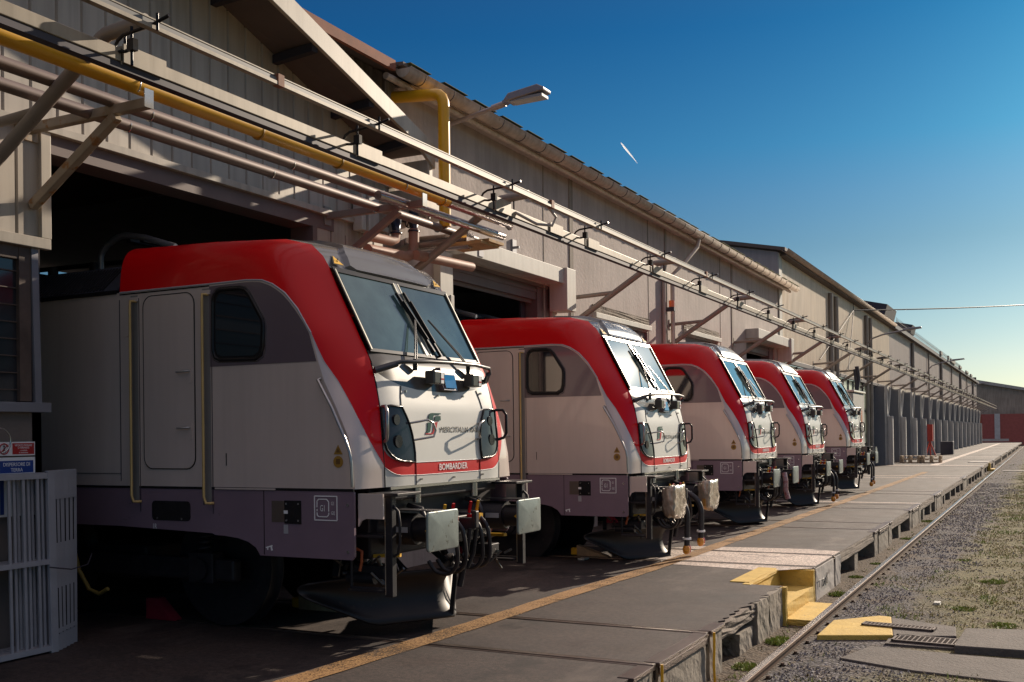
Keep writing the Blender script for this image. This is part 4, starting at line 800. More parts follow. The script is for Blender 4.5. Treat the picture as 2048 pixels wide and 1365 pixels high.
    b = MB(); b.box(-3.385, -3.378, y - .002, y + .003, 1.5, 3.30).box(-17, -3.39, y - .002, y + .002, 1.57, 1.575).box(-17, -5.0, y - .002, y + .002, 3.16, 3.164); b.each('body_seam', dkframe, e)
    MB().disc((-3.30, y + .0, 2.98), .055, 'y', 20, .008).build('round_cap', silver, e)
    b = MB(); b.box(-17.4, -.57, y + .003, y + .03, 1.428, 1.452); b.build('skirt_gap', black, e); MB().box(-2.15, -1.43, y - .005, y + .01, 1.432, 1.447).build('drip_strip', silver, e)
    # --- skirt
    sk = [(-17.4, 1.43), (-.575, 1.43), (-.565, 1.42), (-.565, .86), (-.59, .83), (-1.62, .83), (-1.64, .86), (-1.67, .90), (-1.76, .95), (-1.88, .98), (-2.05, .997), (-2.16, 1.0), (-2.2, 1.015), (-3.4, 1.05), (-17.4, 1.05)]
    sko = MB().prism(sk, 'y', -HW + .004, -HW + .03).build('skirt', sgrey, e); MB().prism(sk, 'y', HW - .03, HW - .004).build('skirt', sgrey, e)
    ys = -HW + .002
    b = MB(); b.box(-1.572, -1.566, ys - .002, ys + .002, .84, 1.425); b.build('skirt_joint', black, sko)
    for x, z in ((-.63, 1.31), (-.63, .90)): MB().disc((x, ys, z), .014, 'y', 12, .012).build('skirt_bolt', steel, sko)
    so_ = MB().box(-1.48, -1.245, ys, ys + .001, 1.14, 1.335).build('socket_recess', M_('recess_brown', (.10, .075, .06), .6, 0, .1), e); b = MB(); b.box(-1.33, -1.14, ys - .004, ys + .001, 1.13, 1.34); b.build('socket_plate', black, so_)
    for x in (-1.305, -1.17):
        for z in (1.16, 1.31): MB().disc((x, ys - .006, z), .010, 'y', 8, .006).build('socket_screw', steel, so_)
    MB().box(-1.335, -1.29, ys - .0065, ys - .0045, 1.22, 1.25).build('tag', whl, so_)
    MB().box(-1.34, -1.29, ys - .003, ys, 1.04, 1.12).build('notice', M_('notice_grey', (.4, .4, .42), .6), e)
    b = MB(); b.prism(rrect(-2.72, 1.215, .50, .19, .04), 'y', ys - .002, ys + .001); st = b.build('step_recess', black, e)
    for x in (-2.9, -2.58): MB().disc((x, ys - .003, 1.14), .01, 'y', 8, .004).build('screw', steel, st)
    g = empty('gauge_mark', (0, 0, 0)); g.parent = e
    b = MB(); fr = [(-.99, 1.385), (-.745, 1.385), (-.745, 1.172), (-.99, 1.172)]
    for i in range(4): a, c = fr[i], fr[(i + 1) % 4]; b.beam((a[0], ys - .001, a[1]), (c[0], ys - .001, c[1]), .004, .009)
    b.build('square_outline', whl, g)
    b = MB(); bx = [(-.963, 1.285), (-.963, 1.34), (-.945, 1.358), (-.858, 1.358), (-.835, 1.335), (-.835, 1.25)]
    for pl2 in (bx, [(-.963, 1.27), (-.963, 1.25)], [(-.963, 1.24), (-.963, 1.215), (-.945, 1.203), (-.855, 1.203), (-.835, 1.222), (-.835, 1.24)]):
        for a, c in zip(pl2[:-1], pl2[1:]): b.beam((a[0], ys - .001, a[1]), (c[0], ys - .001, c[1]), .004, .008)
    b.build('wagon_outline', whl, g); text('lettering', 'G1', .08, whl, g, (-.90, ys - .002, 1.275), '-y', xs=.62); text('lettering', 'G1', .045, whl, g, (-.79, ys - .002, 1.32), '-y', xs=.65); text('lettering', 'GI2', .045, whl, g, (-.787, ys - .002, 1.235), '-y', xs=.62)
    b = MB(); b.beam((-1.55, ys, .905), (-1.475, ys, .925), .004, .012).beam((-1.53, ys, .905), (-1.53, ys, .885), .004, .012).beam((-1.49, ys, .92), (-1.48, ys, .88), .004, .016); b.build('lifting_mark', whl, e)
    # --- corner posts, steps
    for sg in (-1, 1):
        Y = 1.27 * sg
        MB().prism([(-.56, 1.41), (-.3, 1.41), (-.3, 1.19), (-.48, 1.19), (-.53, 1.17), (-.56, 1.12)], 'y', 1.40 * sg - .01, 1.40 * sg + .01).build('corner_plate', silver, e)
        ps = MB().box(-.36, -.28, Y - .035, Y + .035, .5, 1.39).build('corner_post', under, e, bevel=.006); MB().box(-.352, -.346, Y - .04, Y - .0355, .52, 1.37).build('post_edge', rustc, ps)
        MB().tube([(-.29, Y, 1.30), (-.235, Y, 1.25), (-.22, Y, 1.15), (-.22, Y, .98), (-.24, Y, .88), (-.29, Y, .85)], .013, 8).build('grab_handle', under, e)
        b = MB(); b.tube([(-.74, Y, 1.12), (-.74, Y, .55)], .016, 6).tube([(-.74, Y, .56), (-.32, Y, .56)], .016, 6); b.build('step_hanger', under, e)
        MB().box(-.74, -.36, Y - .1 * sg if sg > 0 else Y - .06, Y + .06 if sg > 0 else Y + .1, .535, .56).build('step_tread', under, e, bevel=.004); MB().box(-.72, -.36, Y - .06, Y + .1, 1.015, 1.04).build('step_tread', under, e, bevel=.004)
        MB().box(-.52, -.2, min(.95 * sg, 1.33 * sg), max(.95 * sg, 1.33 * sg), 1.385, 1.41).build('corner_step', under, e, bevel=.004)
    # --- buffer beam and buffers
    b = MB(); b.box(-1.3, -.62, -1.15, 1.15, .80, 1.44).box(-.62, -.5, -1.05, 1.05, 1.32, 1.445); b.build('buffer_beam', under, e, bevel=.02)
    MB().box(-.47, -.455, -1.05, 1.05, 1.425, 1.448).build('bottom_rail', steel, e)
    for sg in (-1, 1):
        yc = .875 * sg
        bf = empty('buffer', (0, yc, 1.06)); bf.parent = e; bf.empty_display_size = .1
        MB().prism(rrect(0, 0, .54, .355, .035), 'x', -.035, -.012).build('face', bufm, bf, bevel=.008)
        # slightly domed plate
        rws = []
        for k in range(5):
            f_ = 1 - k / 5; rws.append([(-.011 + .012 * (1 - f_ ** 2), p[0] * f_, p[1] * f_) for p in rrect(0, 0, .52, .335, .03)]); rws[-1].append(rws[-1][0])
        rws.append([(.001, 0, 0)] * len(rws[0])); MB().grid(rws, flip=True).build('face_plate', bufm, bf)
        MB().tube([(-.3, 0, 0), (-.035, 0, 0)], .115, 20).build('plunger', under, bf); MB().tube([(-.62, 0, 0), (-.6, 0, 0), (-.3, 0, 0), (-.28, 0, 0)], [.17, .15, .145, .14], 24).build('sleeve', under, bf)
        MB().box(-.46, -.30, -.152, -.147, -.02, .03).build('data_plate', M_('notice_grey', (.4, .4, .42)), bf); MB().prism([(-.13, .0), (-.09, -.03), (-.09, .03)], 'y', -.13, -.127).build('yellow_mark', yel, bf)
        MB().box(-.5, -.05, -.09, .09, .172, .18).build('foot_plate', under, bf)
    # --- coupler, cocks and hoses
    cpl = MB().box(-.62, -.33, -.12, .12, .93, 1.12).box(-.34, -.18, -.035, .035, .98, 1.10).box(-.2, -.15, -.035, .035, 1.0, 1.17).build('draw_hook', under, e, bevel=.012)
    b = MB(); b.tube([(-.2, -.06, 1.0), (-.24, -.07, .75), (-.3, -.05, .6)], .022, 6).tube([(-.2, .06, 1.0), (-.24, .07, .75), (-.3, .05, .6)], .022, 6).tube([(-.3, 0, .68), (-.36, 0, .42)], .03, 8); b.build('screw_link', under, cpl)
    for yy, cm, nm in ((.16, red_ink, 'red'), (.31, yel, 'yellow'), (-.34, yel, 'yellow'), (-.18, red_ink, 'red')):
        ck = MB().tube([(-.6, yy, 1.12), (-.35, yy, 1.12), (-.28, yy, 1.06)], .03, 8).build('air_cock', under, e); MB().beam((-.34, yy, 1.12), (-.3, yy - .02, 1.25), .025, .02).box(-.36, -.28, yy - .035, yy + .035, 1.06, 1.12).build('cock_handle', cm, ck)
        MB().tube(smooth([(-.28, yy, 1.07), (-.22, yy, 1.0), (-.2, yy + .02, .85), (-.22, yy + .05, .68), (-.32, yy + .06, .58), (-.45, yy + .04, .6), (-.52, yy + .02, .7)]), .021, 8).build('air_hose', rubberhose, e)
    for yy in (-.55, .55): MB().tube([(-.6, yy, 1.25), (-.45, yy, 1.22), (-.4, yy, 1.1), (-.45, yy * .9, .95)], .025, 8).build('cable', rubberhose, e); MB().tube([(-.5, yy, 1.28), (-.5, yy, 1.42)], .04, 10).build('socket', steel, e)
    # --- cluster of brake gear and sanding pipes beside the wheels
    rr = random.Random(3)
    for sg in (-1, 1):
        b = MB()
        for k in range(22):
            p = Vector((rr.uniform(-1.0, -.45), sg * rr.uniform(.8, 1.2), rr.uniform(.55, .85))); q = p + Vector((rr.uniform(-.12, .12), rr.uniform(-.1, .1), rr.uniform(-.12, .12))); b.tube([p, q], rr.uniform(.008, .02), 6)
        b.build('brake_pipework', M_('oily_steel', (.14, .13, .12), .3, .8, .4, 12), e)
        b = MB(); b.box(-.85, -.5, sg * 1.0 - .1, sg * 1.0 + .1, .62, .74).tube([(-.9, sg * 1.1, .62), (-.6, sg * 1.1, .62)], .05, 8); b.build('compressor', under, e, bevel=.01)
        yl = MB().beam((-.8, sg * 1.12, .82), (-.38, sg * 1.02, .835), .05, .03).build('yellow_lever', yel, e)
        MB().tube([(-.72, sg * 1.22, .90), (-.66, sg * 1.22, .88), (-.68, sg * 1.2, .78), (-.7, sg * 1.2, .70)], .014, 6).build('orange_hose', M_('orange_hose', (.5, .12, .04), .5), e)
    # --- snow plough
    rows = []
    for q, ox in ((0, .06), (.12, .0), (.3, -.06), (.5, -.09), (.7, -.075), (.88, -.02), (1, .05)):
        row = []
        for i in range(27):
            yy = lerp(-1.3, 1.3, i / 26); zb = .12 + max(0, abs(yy) - .75) * .55; ztop = .60 - max(0, abs(yy) - .9) * .08; row.append((-.47 - .60 * math.sqrt(yy * yy + .0006) + ox, yy, lerp(zb, ztop, q)))
        rows.append(row)
    pb = MB().grid(rows).build('snow_plough', plowm, e, solid=.02)
    b = MB(); [b.beam((-.5 - .62 * abs(y_) , y_, .6), (-1.2, y_ * .8, .95), .06, .05) for y_ in (-1.0, -.4, .4, 1.0)]; b.each('plough_stay', under, pb)
    MB().beam((-.40, 0, .62), (-.46, 0, .12), .02, .05, up=(1, 0, 0)).build('plough_nose', under, pb)
    # --- bogies
    for bx_ in (-3.95, -13.6):
        bg_ = MB(); bg_.box(bx_ - 1.7, bx_ + 1.7, -1.12, -1.0, .5, .72).box(bx_ - 1.7, bx_ + 1.7, 1.0, 1.12, .5, .72).box(bx_ - .4, bx_ + .4, -1.0, 1.0, .45, .8); bgo = bg_.build('bogie', under, e, bevel=.03)
        for wx in (-1.3, 1.3):
            for sg in (-1, 1):
                wl = MB().tube([(bx_ + wx, sg * .68, .62), (bx_ + wx, sg * .70, .62), (bx_ + wx, sg * .705, .62), (bx_ + wx, sg * .82, .62)], [.655, .655, .62, .615], 40).build('wheel', under, bgo)
                b = MB(); b.box(bx_ + wx - .16, bx_ + wx + .16, sg * 1.08 - .08, sg * 1.08 + .08, .48, .78); b.tube([(bx_ + wx, sg * 1.16, .62), (bx_ + wx, sg * 1.2, .62)], .11, 16); b.build('axle_box', under, bgo, bevel=.01)
                b = MB(); hx = [(bx_ + wx + .26 * math.sin(t * .8) * 0 + dx + .07 * math.cos(t), sg * 1.08 + .07 * math.sin(t), .78 + t * .009) for dx in (0,) for t in np.arange(0, 26, .6)]; b.tube(hx, .016, 5); b.build('spring', under, bgo)
    b = MB(); b.box(-12, -5.8, -1.3, 1.3, .45, 1.04); b.build('underfloor_tank', under, e, bevel=.03)
    MB().tube([(-4.3, -1.28, 1.05), (-4.28, -1.3, .8), (-4.2, -1.3, .55), (-4.05, -1.3, .36), (-3.9, -1.3, .32), (-3.78, -1.3, .38)], .022, 8).build('yellow_cable', M_('cable_yellow', (.35, .24, .06), .5), e)
    MB().prism([(-3.75, .0), (-3.35, .0), (-3.6, .22), (-3.75, .22)], 'y', -.82, -.70).build('wheel_chock', M_('chock_red', (.25, .01, .03), .6), e)
    # --- roof behind the red hood
    b = MB(); b.prism([(-1.47, 3.38), (-1.18, 3.70), (1.18, 3.70), (1.47, 3.38)], 'x', -17.4, -3.44); ro = b.build('machine_roof', M_('roof_blue_grey', (.07, .075, .10), .4, .2, .2, 4), e)
    b = MB(); [b.beam((-3.65 - k * .045, -1.445, 3.42), (-3.6 - k * .045, -1.215, 3.675), .012, .012) for k in range(46)]; b.build('roof_grille', under, ro)
    b = MB(); b.box(-17.4, -3.42, -1.485, -1.44, 3.36, 3.40); b.build('roof_ledge', black, ro)
    pg = empty('pantograph', (0, 0, 0)); pg.parent = e; pg.empty_display_size = .1
    for y_, sh in ((-.6, 0), (.6, .0)):
        MB().tube([(-4.63, y_, 3.75), (-4.63, y_, 3.97), (-4.60, y_, 4.03), (-4.52, y_, 4.10), (-4.36, y_, 4.165), (-4.25, y_, 4.18), (-3.94, y_, 4.12), (-3.5, y_, 3.98)], .035, 10).build('horn', M_('panto_grey', (.3, .3, .33), .35, .5, .1), pg)
    b = MB(); b.beam((-4.2, -.6, 4.12), (-4.2, .6, 4.12), .06, .05).beam((-4.0, -.6, 4.1), (-4.0, .6, 4.1), .06, .05).beam((-4.3, -.3, 3.95), (-6.8, -.25, 4.0), .05, .05).beam((-4.3, .3, 3.95), (-6.8, .25, 4.0), .05, .05).box(-5.2, -3.9, -.5, .5, 3.76, 3.82); b.build('collector_frame', under, pg, bevel=.008)
    b = MB(); [b.tube([(x, y_, 3.70), (x, y_, 3.95)], .06, 10) for x in (-4.1, -4.9, -5.6, -6.6) for y_ in (-.45, .45)]; b.each('insulator', under, pg)
    MB().box(-17, -7.3, -.9, .9, 3.7, 3.95).build('roof_box', under, ro, bevel=.05)
    return e
LX0 = [-4.809, -4.783, -4.753, -4.796, -4.768]; LY0 = [8.894, 15.496, 21.691, 27.482, 33.805]; LDZ = [.009, -.113, -.069, -.082, -.003]
loco = make_loco(); lk = kids_of(loco); locos = [loco]
for i in range(1, 5): l = copy_fast(loco, lk); l['label'] = LOCO_LABELS[i]; locos.append(l)
for i, l in enumerate(locos): l.location = (LX0[i], LY0[i], LDZ[i])
# second locomotive: wrapped buffers and hanging hoses with orange caps
def wrap(l, y, s=1):
    bm = bmesh.new(); bmesh.ops.create_cube(bm, size=1); bmesh.ops.subdivide_edges(bm, edges=bm.edges[:], cuts=7, use_grid_fill=True); rr = random.Random(int(y * 100))
    for v in bm.verts:
        x, yy, z = v.co; taper = 1 - .18 * max(0, -x) * 2; rag = .05 * math.sin(yy * 19 + y) * (z < -.3); bag = 1 - .25 * abs(yy * 2) ** 3 * (z < 0)
        v.co = Vector((-.075 + x * .19 + rr.uniform(-.012, .012), y + yy * .57 * taper + rr.uniform(-.012, .012), 1.03 + z * .46 * taper * bag + rag * .5 + rr.uniform(-.012, .012)))
    mb = MB(); mb.add([tuple(v.co) for v in bm.verts], [tuple(q.index for q in f.verts) for f in bm.faces], smooth=True); bm.free(); return mb.build('buffer_wrapping', foil, l)
wrap(locos[1], -.875); wrap(locos[1], .875)
MB().prism([(.56, .98), (.70, .86), (.66, .80), (.56, .86)], 'x', -.08, -.03).build('torn_film', M_('amber_film', (.5, .25, .06), .3, 0, .2, 5, coat=.5), locos[1])
capm = M_('amber_cap', (.75, .3, .02), .25, 0, .1, 6, coat=.8); capr = M_('red_cap', (.5, .02, .015), .25, 0, .1, 6, coat=.8)
def hang(l, x, y, zt, zb, r_=.03):
    h = MB().tube(smooth([(x - .25, y, zt + .1), (x - .08, y, zt), (x, y, zt - .15), (x + .01, y, (zt + zb) / 2), (x, y, zb)]), r_, 8).build('hanging_hose', rubberhose, l)
    MB().tube([(x, y, zb + .12), (x, y, zb + .09)], r_ * 1.5, 10).build('hose_band', whl, h)
    MB().tube([(x, y - .03, zb), (x, y - .03, zb - .04), (x, y - .03, zb - .1), (x, y - .03, zb - .13)], [.04, .06, .055, .02], 10).build('amber_cap', capm, h); MB().tube([(x, y + .04, zb), (x, y + .04, zb - .04), (x, y + .04, zb - .1), (x, y + .04, zb - .13)], [.04, .055, .05, .02], 10).build('red_cap', capr, h)
hang(locos[1], -.05, -.36, 1.0, .33, .045); hang(locos[1], -.05, .36, 1.0, .38, .045)
hang(locos[3], -.05, -.1, .95, .32); hang(locos[3], -.05, .36, .95, .36); hang(locos[4], -.05, -.1, .95, .32); hang(locos[4], -.05, .36, .95, .36)
b = MB(); b.tube([(.02, -.4, 1.15), (.05, -.42, 1.0), (.04, -.38, .8), (.08, -.35, .62)], .05, 10); b.build('red_bag', M_('red_white_tape', (.5, .03, .05), .4, 0, .3, 18, coat=.5, col2=(.6, .5, .5)), locos[2])
# white wagon behind the last locomotive
e = empty('white_wagon', (-6.35, 41.5, 0), 'plain white wagon end behind the farthest locomotive', 'wagon')
MB().box(-8, 0, -1.35, 1.35, .95, 3.35).build('body', headw, e, bevel=.06); MB().box(-8, .05, -1.4, 1.4, 3.36, 3.44).build('roof_rim', silver, e, bevel=.02); MB().box(.005, .012, .4, .75, 2.2, 2.7).build('orange_sign', M_('sign_orange', (.5, .16, .05), .6), e); MB().box(-8, -.1, -1.2, 1.2, .3, .94).build('underframe', under, e)
for sg in (-1, 1): MB().tube([(.05, sg * .87, 1.05), (.45, sg * .87, 1.05), (.46, sg * .87, 1.05), (.5, sg * .87, 1.05)], [.09, .09, .24, .24], 14).build('buffer', bufm, e)
# ================================================================== OVERHEAD PLANT
BY = [5.88, 12.6, 18.85] + [24.85 + 6 * k for k in range(24)]
nth = ['first', 'second', 'third', 'fourth', 'fifth', 'sixth', 'seventh', 'eighth', 'ninth', 'tenth', 'eleventh', 'twelfth', 'thirteenth', 'fourteenth', 'fifteenth', 'sixteenth', 'seventeenth', 'eighteenth', 'nineteenth', 'twentieth', 'twenty-first', 'twenty-second', 'twenty-third', 'twenty-fourth', 'twenty-fifth', 'twenty-sixth', 'twenty-seventh', 'twenty-eighth', 'twenty-ninth', 'thirtieth']
br = empty('rail_bracket', (0, 0, 0), 'x', 'bracket', 'tubular brackets carrying the overhead rails')
MB().tube([(-8.3, 0, 4.1), (-6.66, 0, 5.12), (-6.6, 0, 5.145), (-6.52, 0, 5.15), (-6.17, 0, 5.17)], .058, 14).build('diagonal_arm', bracket_m, br)
MB().tube([(-8.28, 0, 4.62), (-7.44, 0, 4.655)], .042, 12).build('strut', bracket_m, br)
MB().box(-8.3, -8.28, -.07, .07, 4.5, 4.74).box(-8.3, -8.28, -.08, .08, 3.98, 4.24).build('wall_plate', bracket_m, br)
b = MB(); b.tube([(-6.4, 0, 5.1), (-6.4, 0, 4.96)], .012, 6).tube([(-6.17, 0, 5.16), (-6.02, 0, 5.13)], .018, 8); b.build('hanger_rod', black, br)
bk = kids_of(br)
for i, y in enumerate(BY):
    o = br if i == 0 else copy_fast(br, bk); o.location = (0, y, 0)
    if i > 22: o.location = (0, y, 0)
    o['label'] = 'grey tubular bracket holding the overhead rails, %s counted from the left' % nth[i]
# the two long rails
e = empty('overhead_rail', (-6.4, 0, 4.86), 'cream painted inner overhead rail running the whole length of the halls', 'rail')
b = MB(); b.box(-.04, .045, -4, 172, 0, .105); b.build('web', beamc, e, bevel=.006); MB().box(-.05, .035, -4, 172, -.06, -.004).build('lower_slot', dkframe, e)
pys = [5.81, 8.91, 11.96, 13.65, 15.06] + [18.1 + 2.95 * k for k in range(42)]
for k, y in enumerate(pys):
    h_ = .075 if k == 2 else .035; MB().box(.046, .062, y, y + (.44 if k < 5 else .5), -.005, .105 + h_).box(-.03, .045, y - .012, y - .002, -.02, .12).build('joint_plate', beamc, e)
e = empty('conductor_rail', (-6.0, 0, 5.03), 'thin cream outer overhead rail with a grey groove above the brackets', 'rail')
b = MB(); b.box(-.03, .03, -4, 160, 0, .03).box(-.03, -.02, -4, 160, .0301, .085).box(-.035, .0, -4, 160, .0851, .095); b.build('channel', beamc, e)
b = MB(); b.box(-.0195, .012, -4, 160, .0301, .07); b.build('groove_lining', M_('groove_grey', (.16, .16, .16), .5), e)
for y in (7.2, 12.9, 20.2): MB().box(-.034, .034, y, y + .08, -.004, .1).build('rusty_joint', M_('rust_clamp', (.25, .09, .04), .7, 0, .3, 20), e)
# C shaped cable carriers
hg = empty('cable_carrier', (0, 0, 0), 'x', 'cable carrier', 'black hooked cable carriers on the overhead rails')
MB().tube([(-5.86, 0, 5.11), (-6.02, 0, 5.075), (-6.2, 0, 5.06), (-6.34, 0, 5.05), (-6.40, 0, 5.02), (-6.43, .0, 4.975), (-6.39, 0, 4.93), (-6.32, 0, 4.92), (-6.25, 0, 4.93)], .014, 8).build('hook', black, hg)
MB().box(-6.28, -6.21, -.025, .025, 4.91, 5.0).tube([(-6.25, 0, 4.8), (-6.25, 0, 5.1)], .012, 6).build('clamp', black, hg)
MB().tube([(-5.98, 0, 5.02), (-5.98, 0, 5.15)], .012, 6).build('rail_grip', black, hg)
hk = kids_of(hg)
for k in range(40):
    o = hg if k == 0 else copy_fast(hg, hk); o.location = (.03, 5.78 + 2.95 * k, 0)
    o['label'] = 'black hooked cable carrier on the overhead rails, number %s from the left' % (['one', 'two', 'three', 'four', 'five', 'six', 'seven', 'eight', 'nine', 'ten', 'eleven', 'twelve', 'thirteen', 'fourteen', 'fifteen', 'sixteen', 'seventeen', 'eighteen', 'nineteen', 'twenty'] + ['twenty-' + q for q in ('one', 'two', 'three', 'four', 'five', 'six', 'seven', 'eight', 'nine')] + ['thirty'] + ['thirty-' + q for q in ('one', 'two', 'three', 'four', 'five', 'six', 'seven', 'eight', 'nine')] + ['forty'])[k]
# pale cable loop by the second bracket
tag(MB().tube([(-6.2, 12.7, 5.12), (-6.05, 12.95, 5.05), (-6.0, 13.1, 4.93), (-6.06, 13.1, 4.82), (-6.2, 12.9, 4.82), (-6.35, 12.55, 4.93)], .02, 8).build('cable_loop', M_('pale_cable', (.4, .4, .38), .5)), 'pale looped cable hanging between the rails at the second bracket', 'cable')
# ---- gas pipe
e = empty('gas_pipe', (0, 0, 0), 'yellow gas pipe along the workshop with a bend rising to the roof', 'pipe')
MB().tube([(-6.9, -4, 4.93), (-6.9, 11.65, 4.98)], .08, 20).build('main_run', gasm, e)
MB().tube([(-7.45, 12.53, 4.85), (-7.45, 12.53, 6.52), (-7.455, 12.53, 6.60), (-7.48, 12.53, 6.67), (-7.53, 12.53, 6.715), (-7.60, 12.53, 6.73), (-7.7, 12.53, 6.74), (-8.6, 12.53, 6.83)], .083, 20).build('riser', gasm, e)
b = MB(); [b.tube([(-6.9, y, 4.93 + y * .0032), (-6.9, y + .02, 4.93 + y * .0032)], .084, 20) for y in (8.0, 9.3, 11.5)]; b.build('weld_collar', M_('brownish_weld', (.4, .22, .03), .5), e)
b = MB(); b.tube([(-6.9 + .092 * math.cos(a), 6.42, 4.945 + .08 * math.sin(a)) for a in np.linspace(-.9, 3.6, 14)] , .007, 5).tube([(-6.9 + .08 * math.cos(a), 10.6, 4.96 + .08 * math.sin(a)) for a in np.linspace(-.9, 3.6, 14)], .007, 5); b.build('u_bolt', steel, e)
# ---- lagged pipes
e = empty('lagged_pipes', (0, 0, 0), 'dull aluminium lagged pipes under the yellow gas pipe', 'pipe')
for k, (x, z, m_) in enumerate(((-7.22, 4.86, alud), (-7.5, 4.80, alud), (-7.05, 4.80, alu))):
    y0 = -4 if k < 2 else 10.3; o = MB().tube([(x, y0, z), (x, 13.5, z + .03)], .056, 18).build('pipe', m_, e)
    b = MB(); [b.tube([(x, y, z + .01), (x, y + .012, z + .01)], .059, 18) for y in (4.9, 6.9, 8.9, 10.9, 12.4) if y > y0]; b.build('band', steel, o)
MB().tube([(-6.9, 11.66, 4.98), (-6.9, 13.3, 5.0), (-6.9, 13.42, 4.99), (-6.93, 13.5, 4.95)], [.082, .082, .078, .05], 18).build('bright_end', alu, e)
MB().tube([(-7.25, 12.9, 4.70), (-8.3, 12.9, 4.72)], .12, 20).build('cross_pipe', alu, e)
MB().box(-7.6, -7.0, 12.75, 13.3, 4.62, 4.66).box(-7.3, -6.95, 12.9, 13.35, 4.66, 4.7).build('torn_lagging', M_('lagging_foam', (.5, .33, .16), .8, 0, .3, 6), e)
# brackets for the pipes
for k, (y, lab) in enumerate(((6.5, 'rusty cream bracket under the yellow pipe beside the window corner'), (10.95, 'brown grey pipe bracket under the yellow pipe above the nearest locomotive'))):
    e = empty('pipe_bracket', (0, y, 0), lab, 'bracket'); m_ = rustc if k == 0 else bracket_m
    b = MB(); b.beam((-8.28, 0, 4.80), (-6.80, 0, 4.80), .08, .085); b.build('top_member', m_, e, bevel=.008)
    MB().beam((-8.28, 0, 4.08), (-7.18, 0, 4.75), .08, .085).build('brace', m_, e, bevel=.008)
    MB().box(-8.3, -8.28, -.07, .07, 4.68, 4.92).build('wall_plate', m_, e); MB().box(-6.805, -6.795, -.05, .05, 4.76, 4.92).build('end_tab', steel, e)
# brown pipes and valves
e = empty('brown_pipes', (0, 0, 0), 'brown lagged pipes with an elbow beneath the black valves', 'pipe')
MB().tube([(-7.9, 11.28, 4.56), (-7.9, 11.85, 4.58), (-7.9, 11.95, 4.62), (-7.9, 11.97, 4.72)], .065, 16).build('upper_pipe', orangep, e)
MB().tube([(-7.9, 11.28, 4.38), (-7.9, 12.2, 4.42), (-7.9, 12.36, 4.47), (-7.9, 12.42, 4.6), (-7.9, 12.42, 4.84)], .075, 16).build('elbow_pipe', orangep, e)
MB().tube([(-7.8, 12.3, 4.45), (-7.8, 13.9, 4.5)], .07, 14).build('lower_pipe', orangep, e)
for k, (y, z, lab) in enumerate(((11.97, 4.9, 'black gate valve with handwheel nearest to the pale panel'), (12.42, 5.0, 'black gate valve with handwheel on top of the brown elbow pipe'))):
    e = empty('gate_valve', (-7.9, y, z), lab, 'valve')
    b = MB(); b.tube([(0, 0, -.2), (0, 0, -.18), (0, 0, -.17), (0, 0, -.05), (0, 0, .06), (0, 0, .14), (0, 0, .15), (0, 0, .18)], [.085, .085, .05, .075, .075, .05, .085, .085], 16); b.build('valve_body', M_('valve_blue_black', (.02, .022, .04), .3, .3, .2, 9), e)
    b = MB(); b.tube([(0, 0, 0), (.06, .15, 0)], .03, 10); b.build('bonnet', M_('valve_blue_black', (0, 0, 0)), e)
    hw = MB(); cc = Vector((.08, .2, 0)); d = Vector((.37, .93, 0)).normalized(); u = d.cross(Vector((0, 0, 1))); v = Vector((0, 0, 1)); rng_ = [cc + u * .085 * math.cos(a) + v * .085 * math.sin(a) for a in np.linspace(0, 2 * math.pi, 21)]
    hw.tube(rng_, .010, 6, caps=False); [hw.tube([cc, cc + u * .085 * math.cos(a) + v * .085 * math.sin(a)], .007, 5) for a in (0, 2.1, 4.2)]; hw.build('handwheel', black, e)
tag(MB().box(-8.25, -8.1, 11.62, 11.86, 4.70, 5.22).box(-8.27, -8.12, 11.48, 11.58, 4.70, 5.2).build('wall_box', headw, bevel=.008), 'pale upright box on the wall left of the black valves', 'box')
tag(MB().tube([(-8.15, 12.75, 3.6), (-8.15, 12.75, 4.35)], .06, 12).tube([(-8.15, 12.75, 3.95), (-8.15, 12.75, 4.0)], .068, 12).build('black_duct', black), 'black vertical pipe with grey clamp above the nearest locomotive', 'pipe')
tag(MB().tube([(-8.18, 12.62, 3.4), (-8.18, 12.62, 4.4)], .02, 8).build('thin_conduit', headw), 'thin white conduit beside the black vertical pipe', 'conduit')
